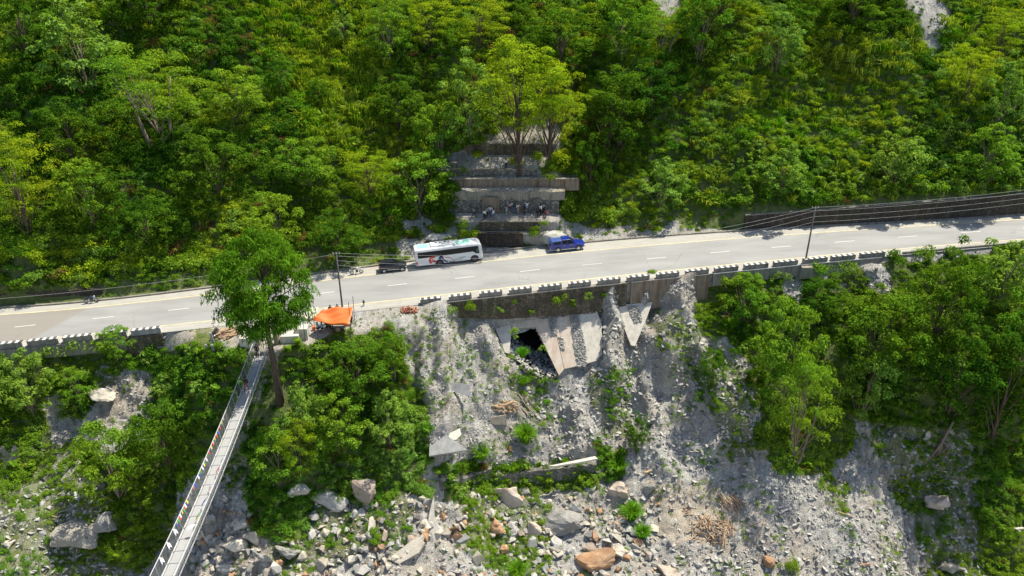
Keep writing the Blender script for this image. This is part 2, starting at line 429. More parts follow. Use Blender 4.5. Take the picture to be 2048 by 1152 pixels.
# ridges of spilled debris: polyline of (px,row), height m, half width px at start/end
RIDGES = [([(1345, 590), (1400, 720), (1450, 860)], 1.6, 8, 26), ([(842, 640), (846, 760), (850, 860)], 1.6, 8, 24), ([(925, 640), (950, 760), (960, 880)], 1.3, 8, 24), ([(1160, 765), (1150, 900)], 1.2, 10, 26), ([(1275, 700), (1300, 850), (1330, 980)], 1.6, 10, 34), ([(1470, 760), (1540, 980)], 1.4, 12, 30), ([(1226, 566), (1222, 640), (1215, 760)], 3.2, 8, 32), ([(1286, 575), (1284, 640)], 1.8, 6, 11), ([(1385, 538), (1350, 620), (1330, 700)], 3.2, 12, 46),
 ([(872, 592), (880, 660), (900, 760), (900, 860)], 2.4, 18, 36), ([(962, 628), (985, 700), (1000, 790)], 1.8, 10, 40), ([(905, 790), (902, 850)], 1.2, 10, 22),
 ([(1440, 600), (1450, 700), (1470, 820)], 2.0, 30, 60), ([(1745, 522), (1760, 580)], 1.2, 20, 30)]
GULLIES = [([(812, 660), (830, 760), (838, 850)], 1.8, 14, 22), ([(1300, 640), (1280, 720), (1268, 800)], 1.0, 14, 22), ([(875, 960), (885, 1060), (860, 1152)], 1.6, 22, 40),
 ([(1095, 760), (1120, 850), (1130, 930)], 1.0, 20, 40), ([(1190, 640), (1190, 740)], .4, 10, 20),
 ([(160, 760), (120, 860), (80, 960)], 2.0, 30, 50), ([(500, 820), (470, 940), (400, 1100)], 2.5, 40, 60)]
def ridge_disp(X, Rw):
    r = np.zeros(X.shape)
    for sg, lst in ((1, RIDGES), (-1, GULLIES)):
        for pl, h, w0, w1 in lst:
            rows = [p[1] for p in pl]; cx = np.interp(Rw, rows, [p[0] for p in pl])
            f = np.clip((Rw-rows[0])/(rows[-1]-rows[0]), 0, 1); wd = w0+(w1-w0)*f
            inn = np.clip((Rw-rows[0]+6)/16, 0, 1)*np.clip((rows[-1]+90-Rw)/90, 0, 1)
            hh = h*(0.12+.88*np.minimum(1, f*2.6))*inn; cx = cx+6*np.sin(Rw/17.0+w1)
            prof = np.maximum(0, 1-np.abs(X-cx)/(wd*1.7)) if sg > 0 else np.exp(-((X-cx)/wd)**2)
            r += sg*hh*prof
    return r
APRON = [[(986, 645), (1082, 634), (1192, 617), (1203, 640), (1203, 711), (1194, 737), (1118, 751), (1071, 653), (1023, 657), (1019, 707), (1010, 704)],
         [(1236, 610), (1305, 604), (1280, 660), (1268, 690), (1248, 648)]]
HOLE = [(1023, 657), (1071, 653), (1118, 751), (1088, 757), (1050, 730), (1019, 707)]
AP_ANG = 45.0
def make_terrain(name, secs, base, px_arr, t_arr, up, mat):
    D = interp_depth(secs, base, px_arr, t_arr, up); X = np.repeat(px_arr[:, None], len(t_arr), 1)
    Rw = base(px_arr)[:, None] + (-1 if up else 1)*t_arr[None, :]
    T = np.repeat(t_arr[None, :], len(px_arr), 0)
    P = at_depth(X, Rw, D)
    if up:
        calm = np.interp(X, [-700, 600, 780, 860, 912, 1110, 1160, 1450, 1500, 2750], [20, 20, 40, 60, 235, 235, 60, 40, 46, 54])
    else:
        calm = np.interp(X, [-700, 200, 330, 400, 560, 700, 840, 900, 950, 1000, 1200, 1320, 1420, 1600, 2750], [20, 40, 60, 34, 76, 46, 30, 20, 50, 60, 60, 66, 40, 14, 14])
    wgt = np.clip((T-calm)/70, 0, 1); wgt = wgt*wgt*(3-2*wgt)
    low = fbm(P, 1/17, 3, 5)*(3.4 if up else 1.5); mid = fbm(P, 1/4.5, 3, 9)*(1.1 if up else .6)
    sm = fbm(P, 1/1.5, 3, 21)*(.28 if up else .42)+(0 if up else -.25*np.abs(fbm(P, 1/2.6, 4, 29))-.30*np.abs(fbm(P, 1/.8, 3, 39)))
    ap = np.zeros(X.shape, bool)
    if not up:
        # crags where rock crops out
        rk = rockmask(X, Rw); Pr = P*np.array([1.0, .35, .35]); 
        mid = mid + rk*(np.abs(fbm(Pr, 1/2.6, 4, 33))*-2.2+.5)
        rill = fbm(P*np.array([1.0, .12, .12]), 1/1.2, 4, 41)*.30
        mid = mid + rill*(1-rk)*np.clip((T-30)/60, 0, 1)
    disp = low*wgt+mid*np.clip(wgt*1.5+.0, 0, 1)+sm*np.clip((T-calm+20)/40, .0, 1)
    if not up:
        disp += ridge_disp(X, Rw)
        def dil(poly, k):
            cx = sum(p[0] for p in poly)/len(poly); cy = sum(p[1] for p in poly)/len(poly)
            return [(cx+(p[0]-cx)*k, cy+(p[1]-cy)*k) for p in poly]
        bridge = (X > 395) & (X < 620) & (Rw > 690) & (Rw < 860)
        disp = np.where(bridge, disp*.3-1.0*np.clip((Rw-700)/40, 0, 1), disp)
    nrm = np.array([0, -.6, .8])
    P = P + disp[..., None]*nrm
    if not up:
        # the debris under the concrete apron keeps to its plane
        y0, z0 = AP_Y, AP_Z
        zpl = z0 - math.tan(R(AP_ANG))*(y0-P[..., 1])
        ins = inpoly(X, Rw, [(980, 640), (1084, 630), (1200, 612), (1206, 720), (1196, 742), (1118, 756), (1060, 700), (1012, 712)]) | inpoly(X, Rw, APRON[1])
        P[..., 2] = np.where(ins, np.minimum(P[..., 2], zpl-.55), P[..., 2])
    nx, ntt = X.shape; idx = np.arange(nx*ntt).reshape(nx, ntt)
    F = np.stack([idx[:-1, :-1], idx[1:, :-1], idx[1:, 1:], idx[:-1, 1:]], -1).reshape(-1, 4)
    fx = X[:-1, :-1].ravel(); fr = Rw[:-1, :-1].ravel()
    if not up:
        keep = ~inpoly(fx+3, fr+2, HOLE); F = F[keep]; fx = fx[keep]; fr = fr[keep]
        F = F[:, ::-1]
    F = F[:, ::-1]
    me = np_mesh(name, P.reshape(-1, 3), F, mat)
    me.polygons.foreach_set('use_smooth', [True]*len(me.polygons))
    X1, R1 = X.ravel(), Rw.ravel()
    mk = np.ones((len(X1), 4), np.float32)
    mk[:, 0] = vegmask(X1, R1, up); mk[:, 1] = sandmask(X1, R1); mk[:, 2] = rockmask(X1, R1) if not up else 0
    a = me.color_attributes.new('mask', 'FLOAT_COLOR', 'POINT'); a.data.foreach_set('color', mk.ravel())
    o = bpy.data.objects.new(name, me); link(o); tag(o, kind='structure')
    return o, P.reshape(-1, 3), F

def warp(x, y, amp=14, seed=3):
    P = np.stack([x, y, np.zeros_like(x)], -1)
    return x+fbm(P, 1/45, 3, seed)*amp*1.8, y+fbm(P, 1/45, 3, seed+9)*amp*1.8
BARE_UP = [[(880, 322), (925, 310), (940, 290), (985, 262), (1020, 244), (1120, 238), (1118, 300), (1085, 345), (1160, 362), (1158, 390), (1128, 410), (1128, 436), (1190, 452), (1300, 458), (1440, 452), (1470, 462), (1400, 472), (1180, 486), (1000, 506), (800, 522), (795, 492), (850, 470), (905, 440), (905, 380), (885, 345)],
 [(1836, -60), (1905, -60), (1885, 60), (1868, 120), (1866, 185), (1852, 120), (1835, 60), (1800, 30)], [(1300, -60), (1365, -60), (1368, 30), (1345, 45), (1315, 35)],
 [(798, 385), (818, 420), (860, 450), (880, 470), (820, 470), (806, 430)]]
THIN_UP = [[(880, 430), (955, 440), (958, 500), (900, 510)], [(940, 290), (1020, 244), (1120, 238), (1090, 340), (930, 340)], [(800, 455), (900, 440), (930, 500), (800, 522)], [(1130, 440), (1460, 445), (1460, 476), (1120, 490)],
 [(1740, 20), (1850, 0), (1900, 60), (1890, 190), (1840, 190), (1800, 100)]]
VEG_DN = [[(1640, 800), (1700, 825), (1695, 900), (1680, 930), (1640, 960)], [(1950, 850), (2900, 850), (2900, 1700), (2010, 1700), (1960, 1060)], 
 [(-900, 690), (0, 700), (60, 705), (200, 690), (260, 680), (330, 705), (395, 668), (440, 690), (500, 712), (508, 760), (450, 850), (410, 920), (370, 990), (335, 1070), (300, 1130), (215, 1140), (170, 1070), (215, 960), (150, 940), (170, 890), (240, 900), (300, 880), (310, 820), (300, 775), (215, 735), (160, 760), (175, 790), (150, 850), (100, 900), (60, 960), (0, 1010), (-900, 1010)],
 [(560, 700), (640, 676), (700, 668), (780, 652), (818, 690), (832, 760), (850, 830), (864, 900), (848, 985), (800, 1000), (770, 1010), (660, 985), (600, 1085), (520, 1060), (495, 960), (475, 900), (500, 820), (525, 760)],
 [(1408, 570), (1450, 545), (1560, 548), (1700, 535), (1760, 525), (1820, 520), (2048, 497), (2900, 430), (2900, 870), (2048, 905), (1960, 885), (1900, 850), (1800, 845), (1745, 855), (1705, 900), (1660, 960), (1560, 950), (1510, 900), (1510, 820), (1490, 730), (1430, 690), (1395, 640)],
 [(880, 935), (1000, 925), (1190, 922), (1190, 975), (1000, 985), (880, 990)], [(1190, 880), (1260, 900), (1250, 960), (1200, 940)]]
HALF_DN = [[(440, 850), (520, 790), (545, 950), (450, 970)], [(1740, 835), (1960, 850), (1990, 1152), (1880, 1152), (1800, 1000)], [(0, 880), (100, 860), (180, 870), (320, 980), (280, 1150), (0, 1170)], [(470, 700), (560, 720), (560, 820), (480, 840)], [(300, 700), (400, 730), (300, 860), (170, 860), (180, 760)], [(1185, 745), (1262, 735), (1270, 870), (1195, 880)], [(1020, 745), (1095, 765), (1110, 830), (1070, 860), (1010, 800)], [(1835, 850), (1960, 860), (1990, 1700), (1880, 1700), (1850, 1000)], [(-900, 1000), (60, 960), (130, 900), (230, 1000), (120, 1100), (0, 1170), (-900, 1300)],
 [(600, 960), (800, 985), (840, 1010), (820, 1080), (560, 1152), (540, 1080)], [(1395, 690), (1490, 760), (1510, 930), (1440, 900), (1400, 780)], [(1300, 640), (1400, 660), (1420, 760), (1340, 720)],
 [(910, 980), (1090, 985), (1120, 1090), (1080, 1152), (980, 1152), (930, 1050)], [(1640, 960), (1720, 980), (1700, 1030), (1640, 1000)], [(330, 705), (400, 650), (470, 690), (400, 700)]]
BARE_DN = [[(92, 780), (135, 790), (148, 880), (108, 895), (92, 850)], [(175, 790), (262, 742), (310, 748), (300, 800), (255, 840), (200, 865), (165, 830)],
 [(1722, 528), (1772, 522), (1785, 600), (1752, 592), (1728, 560)], [(1565, 545), (1592, 545), (1600, 600), (1572, 590)], [(1660, 560), (1690, 560), (1690, 585), (1665, 580)],
 [(1700, 840), (1745, 840), (1790, 1152), (1720, 1152), (1695, 960)]]
SAND = [[(1300, 960), (1430, 980), (1500, 1060), (1460, 1110), (1340, 1090), (1280, 1010)], [(330, 640), (420, 640), (480, 660), (480, 690), (420, 690)]]
ROCK = [[(130, 1000), (250, 990), (300, 1110), (200, 1160), (90, 1160), (100, 1060)], [(560, 950), (660, 960), (760, 985), (850, 1010), (800, 1080), (700, 1110), (560, 1110), (540, 1040)],
 [(1690, 880), (1790, 830), (1850, 830), (1960, 860), (2048, 900), (2900, 900), (2900, 1400), (1830, 1400), (1830, 1150), (1800, 1000), (1740, 960)], [(180, 780), (262, 742), (320, 750), (310, 800), (200, 865)], [(-900, 1000), (60, 1010), (60, 1160), (-900, 1160)],
 [(380, 1000), (560, 1040), (560, 1152), (330, 1152)]]
def vegmask(x, r, up):
    wx, wr = warp(x, r)
    if up:
        v = np.ones(x.shape)
        for p in BARE_UP: v[inpoly(wx, wr, p)] = 0
        for p in THIN_UP: v[inpoly(wx, wr, p) & (v < 1)] = .22
        v[inpoly(wx, wr, [(940, 290), (1020, 244), (1120, 238), (1090, 340), (930, 340)])] = .12
    else:
        v = np.zeros(x.shape)
        for p in HALF_DN: v[inpoly(wx, wr, p)] = .5
        for p in VEG_DN: v[inpoly(wx, wr, p)] = 1
        for p in BARE_DN: v[inpoly(wx, wr, p)] = 0
    return v
def sandmask(x, r):
    wx, wr = warp(x, r, 20, 8); v = np.zeros(x.shape)
    for p in SAND: v[inpoly(wx, wr, p)] = 1
    return v
def rockmask(x, r):
    wx, wr = warp(x, r, 10, 15); v = np.zeros(x.shape)
    for p in ROCK: v[inpoly(wx, wr, p)] = 1
    return v

def ground_mat():
    m, t, b = new_mat('ground'); p = pos(t)
    at = N(t, 'ShaderNodeAttribute', attribute_name='mask'); sp = N(t, 'ShaderNodeSeparateColor'); L(t, at.outputs['Color'], sp.inputs[0])
    big = noise(t, p, .12, 5, .6); med = noise(t, p, .9, 6, .7); fine = noise(t, p, 7, 5, .75)
    st = noise(t, pos(t, (1.2, .18, .18)), 1.0, 5, .7)
    vs = voro(t, p, 3.2, out='Color'); vsp = N(t, 'ShaderNodeSeparateColor'); L(t, vs, vsp.inputs[0])
    vd = voro(t, p, 3.2, 'DISTANCE_TO_EDGE')
    g = mixc(t, ramp(t, med, [(.35, 0.), (.65, 1.)]), (.33, .315, .285), (.52, .50, .455))
    g = mixc(t, math_(t, 'MULTIPLY', vsp.outputs[0], .45), g, (.72, .71, .68))
    g = mixc(t, ramp(t, st, [(.46, 0.), (.68, .75)]), g, (.20, .19, .175))
    g = mixc(t, ramp(t, fine, [(.46, 0.), (.72, .9)]), g, (.13, .125, .115))
    g = mixc(t, ramp(t, big, [(.45, 0.), (.62, .6)]), g, (.38, .32, .245))
    soil = mixc(t, ramp(t, med, [(.35, 0.), (.7, 1.)]), (.07, .11, .02), (.16, .19, .04))
    sand = mixc(t, ramp(t, med, [(.35, 0.), (.7, 1.)]), (.40, .34, .26), (.50, .45, .37))
    rs = noise(t, pos(t, (1.6, .3, .3)), 1.4, 8, .7)
    rock = mixc(t, ramp(t, rs, [(.35, 0.), (.62, 1.)]), (.17, .155, .135), (.52, .48, .41))
    rock = mixc(t, ramp(t, big, [(.45, 0.), (.65, .5)]), rock, (.33, .25, .17))
    c = mixc(t, sp.outputs[1], g, sand); c = mixc(t, sp.outputs[2], c, rock)
    vg = math_(t, 'MULTIPLY', ramp(t, math_(t, 'ADD', sp.outputs[0], math_(t, 'MULTIPLY_ADD', med, .8, -.4)), [(.25, 0.), (.6, 1.)]), .92)
    c = mixc(t, vg, c, soil)
    L(t, c, b.inputs['Base Color']); b.inputs['Roughness'].default_value = .95; b.inputs['Specular IOR Level'].default_value = .2
    h = math_(t, 'ADD', math_(t, 'MULTIPLY', math_(t, 'MINIMUM', vd, .12), 2.5), math_(t, 'ADD', math_(t, 'MULTIPLY', fine, .5), math_(t, 'MULTIPLY', rs, 1.2)))
    bump(t, b, h, .9, .22); return m
M['ground'] = ground_mat()

def gravel_mat():
    m, t, b = new_mat('gravel'); p = pos(t)
    med = noise(t, p, 1.1, 6, .7); fine = noise(t, p, 9, 4, .7)
    g = mixc(t, ramp(t, med, [(.35, 0.), (.65, 1.)]), (.36, .35, .32), (.52, .50, .46))
    g = mixc(t, ramp(t, fine, [(.5, 0.), (.8, .7)]), g, (.24, .235, .22))
    g = mixc(t, ramp(t, noise(t, p, .35, 5, .7), [(.55, 0.), (.7, .6)]), g, (.15, .19, .06))
    L(t, g, b.inputs['Base Color']); b.inputs['Roughness'].default_value = .95; bump(t, b, fine, .6, .06); return m
M['gravel'] = gravel_mat()
def asphalt_mat():
    m, t, b = new_mat('asphalt'); p = pos(t)
    big = noise(t, pos(t, (.10, .4, 1)), 1.0, 6, .6); fine = noise(t, p, 12, 4, .7); med = noise(t, pos(t, (.5, 2.6, 1)), 1.0, 6, .72)
    c = mixc(t, ramp(t, big, [(.35, 0.), (.65, 1.)]), (.25, .248, .238), (.325, .32, .31))
    # older, browner surfacing left of the joint by the blue motorcycle
    sx = N(t, 'ShaderNodeSeparateXYZ'); L(t, p, sx.inputs[0])
    old = math_(t, 'ADD', sx.outputs[0], math_(t, 'MULTIPLY', sx.outputs[1], -.38))
    oldm = ramp(t, math_(t, 'MULTIPLY_ADD', old, 1/60, 1.45), [(.535, 1.), (.545, 0.)])
    c = mixc(t, math_(t, 'MULTIPLY', oldm, .75), c, (.25, .222, .185))
    c = mixc(t, ramp(t, med, [(.60, 0.), (.80, .45)]), c, (.20, .20, .195))
    c = mixc(t, ramp(t, noise(t, p, .22, 7, .75), [(.62, 0.), (.70, .5)]), c, (.15, .145, .14))
    wv = N(t, 'ShaderNodeVectorMath', operation='ADD'); L(t, p, wv.inputs[0]); nv = N(t, 'ShaderNodeTexNoise'); nv.inputs['Scale'].default_value = .8; L(t, p, nv.inputs['Vector']); L(t, nv.outputs['Color'], wv.inputs[1])
    ck = voro(t, wv.outputs[0], .16, 'DISTANCE_TO_EDGE'); c = mixc(t, math_(t, 'MULTIPLY', ramp(t, ck, [(.004, 1.), (.012, 0.)]), ramp(t, noise(t, p, .07, 3), [(.5, 0.), (.6, .3)])), c, (.10, .10, .095))
    c = mixc(t, ramp(t, fine, [(.45, 0.), (.8, .35)]), c, (.22, .22, .215))
    L(t, c, b.inputs['Base Color']); b.inputs['Roughness'].default_value = .85; bump(t, b, fine, .3, .01); return m
M['asphalt'] = asphalt_mat()
def shoulder_mat():
    m, t, b = new_mat('shoulder'); p = pos(t)
    med = noise(t, pos(t, (.4, 2.0, 1)), 1.0, 6, .7); fine = noise(t, p, 10, 4, .7)
    c = mixc(t, ramp(t, med, [(.35, 0.), (.65, 1.)]), (.34, .325, .285), (.42, .405, .365))
    c = mixc(t, ramp(t, noise(t, p, .5, 6, .7), [(.56, 0.), (.68, .6)]), c, (.33, .27, .21))
    c = mixc(t, ramp(t, fine, [(.5, 0.), (.8, .5)]), c, (.30, .28, .25))
    L(t, c, b.inputs['Base Color']); b.inputs['Roughness'].default_value = .9; return m
M['shoulder'] = shoulder_mat()

_p = on_road(1100, float(EDGE(1100))); AP_Y, AP_Z = solve(_p.y, _p.z, 87, 632, False)
pxa = np.arange(-700, 2751, 7.0)
down, dV, dF = make_terrain('lower_slope', BELOW, EDGE, np.concatenate([np.arange(-700, -20, 10.0), np.arange(-20, 2070, 4.0), np.arange(2070, 2751, 10.0)]), np.concatenate([np.arange(0, 580, 2.6), np.arange(580, 800, 12)]), False, M['ground'])
hill, uV, uF = make_terrain('hillside', UPHILL, KERB, np.concatenate([np.arange(-700, 860, 8.0), np.arange(860, 1180, 4.0), np.arange(1180, 2751, 8.0)]), np.concatenate([np.arange(0, 300, 3.0), np.arange(300, 760, 4.5)]), True, M['ground'])
def bvh(V, F): return BVHTree.FromPolygons([tuple(v) for v in V.tolist()], [tuple(f) for f in F.tolist()])
BD, BU = bvh(dV, dF), bvh(uV, uF)
ORG = Vector((0, CY, CZ))
def hit(px, row):
    u, a, b = ray(px, row); d = Vector((u, a, b)).normalized(); best = None
    for tr in (BD, BU):
        h = tr.ray_cast(ORG, d)
        if h[0] is not None and (best is None or h[3] < best[3]): best = h
    if best is None: return on_road(px, row), Vector((0, 0, 1))
    n = best[1]; n = -n if n.z < 0 else n
    r = on_road(px, row)
    if float(KERB(px)) <= row <= float(EDGE(px)): return r, Vector((0, 0, 1))
    return best[0], n
def drop(x, y, zref=80):
    zs = []
    for tr in (BD, BU):
        h = tr.ray_cast(Vector((x, y, zref)), Vector((0, 0, -1)))
        if h[0] is not None: zs.append(h[0].z)
    return max(zs) if zs else 0
def m_per_px(P): 
    return ((P[1]-CY)*cp_-(P[2]-CZ)*sp_)/FPX

# a wide river bed under everything, out of the picture, so the slope ends on ground
b = MB(); zb = -34
b.add([(-400, -400, zb-14), (400, -400, zb-14), (400, 20, zb), (-400, 20, zb)], [(0, 1, 2, 3)])
tag(b.build('riverbed', M['gravel']), kind='structure')

# ------------------------------------------------------------------ road
def mixf(fa, fb, k): return lambda x: fa(x)*(1-k)+fb(x)*k
strip('road', KERB, lambda x: EDGE(x)+1.5, M['asphalt'], 0.02)
strip('road_shoulder', KERB, lambda x: YFAR(x)-0.5, M['shoulder'], 0.026)
strip('road_shoulder', lambda x: YNEAR(x)+1.0, lambda x: EDGE(x)+1.0, M['shoulder'], 0.026)
def band(name, f, half, mat, dz, spans=None):
    """painted line of true width along a traced curve"""
    V = []; F = []; 
    for (x0, x1) in (spans or [(-700, 2750)]):
        n = max(2, int((x1-x0)/12)+1 if spans else 140); xs = np.linspace(x0, x1, n); C = [on_road(x, float(f(x)), dz) for x in xs]; k0 = len(V)
        for i, c in enumerate(C):
            d = (C[min(i+1, n-1)]-C[max(i-1, 0)]); d.normalize(); q = Vector((-d.y, d.x, 0))*half
            V += [c-q, c+q]
        F += [(k0+2*i, k0+2*i+2, k0+2*i+3, k0+2*i+1) for i in range(n-1)]
    b = MB(); b.add(V, F); return tag(b.build(name, mat), kind='structure')
band('edge_line', YFAR, .11, M['line_yellow'], .034); band('edge_line', YNEAR, .11, M['line_yellow'], .034)
dash = []
for c in [-245, -95, 50, 207, 357, 507, 650, 795, 930, 1060, 1185, 1313, 1440, 1563, 1690, 1815, 1942, 2065, 2190]: dash.append((c-20 if c > 400 else c-21, c+19 if c > 400 else c+21))
band('centre_line', lambda x: MID(x), .075, M['line_white'], .034, dash)
# kerb on the hill side
b = MB(); xs = np.arange(-700, 2751, 20); 
secs = []
for x in xs:
    p = on_road(x, float(KERB(x))); secs.append([p+Vector(q) for q in ((0, .0, -.2), (0, 0, .22), (0, .3, .24), (0, .3, -.2))])
b.loft(secs); tag(b.build('kerb', M['concrete_dark']), kind='structure')

# ------------------------------------------------------------------ foliage
def rvec(n):
    v = rng.normal(size=(n, 3)); return v/np.linalg.norm(v, axis=1, keepdims=True)
def leaf_quads(C, Nn, size, aspect=.55, droop=0.0):
    """one folded leaf per centre: C centres, Nn facing directions"""
    n = len(C); a = rvec(n); a[:, 2] -= droop*1.6
    a = a-Nn*np.sum(a*Nn, 1, keepdims=True); a /= np.linalg.norm(a, axis=1, keepdims=True)+1e-9
    b = np.cross(Nn, a); s = size*rng.uniform(.65, 1.35, (n, 1))
    tip = C+a*s; side = b*s*aspect; mid = C+a*s*.42
    V = np.stack([C-a*s*.25, mid-side*.6, tip, mid+side*.6], 1)
    V[:, 1] += Nn*s*.10; V[:, 3] += Nn*s*.10; V[:, 2, 2] -= s[:, 0]*(.15+droop*.5)
    return V.reshape(-1, 3)
def clump(c, r, n, size, aspect=.55, up=.35, droop=0., flat=.8):
    n = int(n*1.7); size = size*.72
    d = rvec(n); d[:, 2] = np.where(d[:, 2] < -.35, -d[:, 2], d[:, 2]); rad = rng.uniform(.55, 1.05, (n, 1))
    C = np.array(c)+d*rad*np.array([r, r, r*flat]); Nn = d*.75+rvec(n)*.55; Nn[:, 2] += up
    Nn /= np.linalg.norm(Nn, axis=1, keepdims=True)
    return leaf_quads(C, Nn, size, aspect, droop)
def quads(name, V, mat):
    return np_mesh(name, V, np.arange(len(V)).reshape(-1, 4), mat)
def bush_V(nl=7, n=46, size=.17, spread=.62, h=.75, aspect=.55, lr=(.30, .5)):
    out = []
    for i in range(nl):
        a = rng.uniform(0, 2*math.pi); q = spread*math.sqrt(rng.uniform(0, 1)); r = rng.uniform(*lr)
        out.append(clump((q*math.cos(a), q*math.sin(a), rng.uniform(.2, h)*(1-.35*q)), r, n, size, aspect))
    return np.concatenate(out)
def grass_V(n=150, h=1.0, spread=.35, wd=.02, lean=.7):
    V = []
    for i in range(n):
        a = rng.uniform(0, 2*math.pi); q = spread*math.sqrt(rng.uniform(0, 1)); b = np.array([q*math.cos(a), q*math.sin(a), 0])
        a2 = a+rng.normal()*.6; l = rng.uniform(.15, lean); hh = h*rng.uniform(.6, 1.1)
        d = np.array([math.cos(a2), math.sin(a2), 0]); s = np.array([-d[1], d[0], 0])*wd
        p1 = b+d*l*.25*hh+np.array([0, 0, hh*.6]); p2 = b+d*l*.8*hh+np.array([0, 0, hh*(.95-.3*l)])
        V += [b-s, b+s, p1+s, p1-s, p1-s, p1+s, p2+s*.4, p2-s*.4]
    return np.array(V)
def spray_V(n=9, h=1.4):
    """upright stems carrying whorls of large leaves"""
    out = []
    for i in range(n):
        a = rng.uniform(0, 6.28); q = .55*math.sqrt(rng.uniform(0, 1)); z = rng.uniform(.45, 1)*h
        out.append(clump((q*math.cos(a), q*math.sin(a), z), .2, 13, .34, .5, .9, .25, .4))
        out.append(clump((q*math.cos(a)*.8, q*math.sin(a)*.8, z*.6), .22, 9, .28, .5, .7, .25, .4))
    return np.concatenate(out)
protos = bpy.data.collections.new('undergrowth_kinds')         # sources for the ground cover only
PK = []
def proto(name, me):
    o = bpy.data.objects.new(name, me); PK.append(o); return o
LM = ['leaf_dark', 'leaf_mid', 'leaf_yellow', 'leaf_pale']
K = {}
for nm in LM:
    K[nm] = [proto('leafy_plant', quads('leafy_plant', bush_V(rng.integers(6, 9), 44, rng.uniform(.13, .2)), M[nm])) for _ in range(3)]
K['big'] = [proto('large_leaf_plant', quads('large_leaf_plant', spray_V(), M[m])) for m in ('leaf_pale', 'leaf_mid')]
K['grass'] = [proto('grass_tuft', quads('grass_tuft', grass_V(70, .9, .5, .035, .9), M[m])) for m in ('grass', 'grass', 'grass_green')]
K['red'] = [proto('reddish_plant', quads('reddish_plant', bush_V(6, 40, .16), M['leaf_red']))]
K['herb'] = [proto('low_herb', quads('low_herb', bush_V(4, 22, .16, .6, .3), M[m])) for m in ('leaf_mid', 'leaf_pale', 'leaf_dark')]
def hull_rock(name, mat, seed, sub=0, jag=.0, flat=.7, npt=16):
    r = np.random.default_rng(seed); bm = bmesh.new()
    P = r.normal(size=(npt, 3)); P /= np.linalg.norm(P, axis=1, keepdims=True); P *= r.uniform(.75, 1.05, (npt, 1)); P *= np.array([1, r.uniform(.65, .9), flat])
    for p in P: bm.verts.new(p)
    g = bmesh.ops.convex_hull(bm, input=bm.verts); bmesh.ops.delete(bm, geom=[v for v in bm.verts if not v.link_faces], context='VERTS')
    if sub:
        bmesh.ops.dissolve_limit(bm, angle_limit=R(14), verts=bm.verts, edges=bm.edges)
        bmesh.ops.bevel(bm, geom=list(bm.edges), offset=.05, segments=1, affect='EDGES')
        bmesh.ops.triangulate(bm, faces=bm.faces); bmesh.ops.subdivide_edges(bm, edges=bm.edges, cuts=sub, use_grid_fill=True)
        V = np.array([v.co[:] for v in bm.verts]); d = fbm(V+seed, 1.6, 4, seed)*jag*1.5+fbm(V*np.array([1, 1, 3])+seed, 2.5, 3, seed+5)*jag*.7
        for v, q in zip(bm.verts, d): v.co *= 1+float(q)
    bmesh.ops.recalc_face_normals(bm, faces=bm.faces)
    me = bpy.data.meshes.new(name); bm.to_mesh(me); bm.free(); me.materials.append(mat); return me
RK = {}
for k, ms, fl in (('shale', ('shale', 'rock_grey'), .32), ('stone', ('rock_grey', 'rock_cream', 'rock_grey'), .7), ('warm', ('rock_orange', 'rock_pink'), .7)):
    RK[k] = [proto('loose_stone', hull_rock('loose_stone', M[m], 50+i*7+len(k), 0, 0, fl, 11)) for m in ms for i in range(3)]

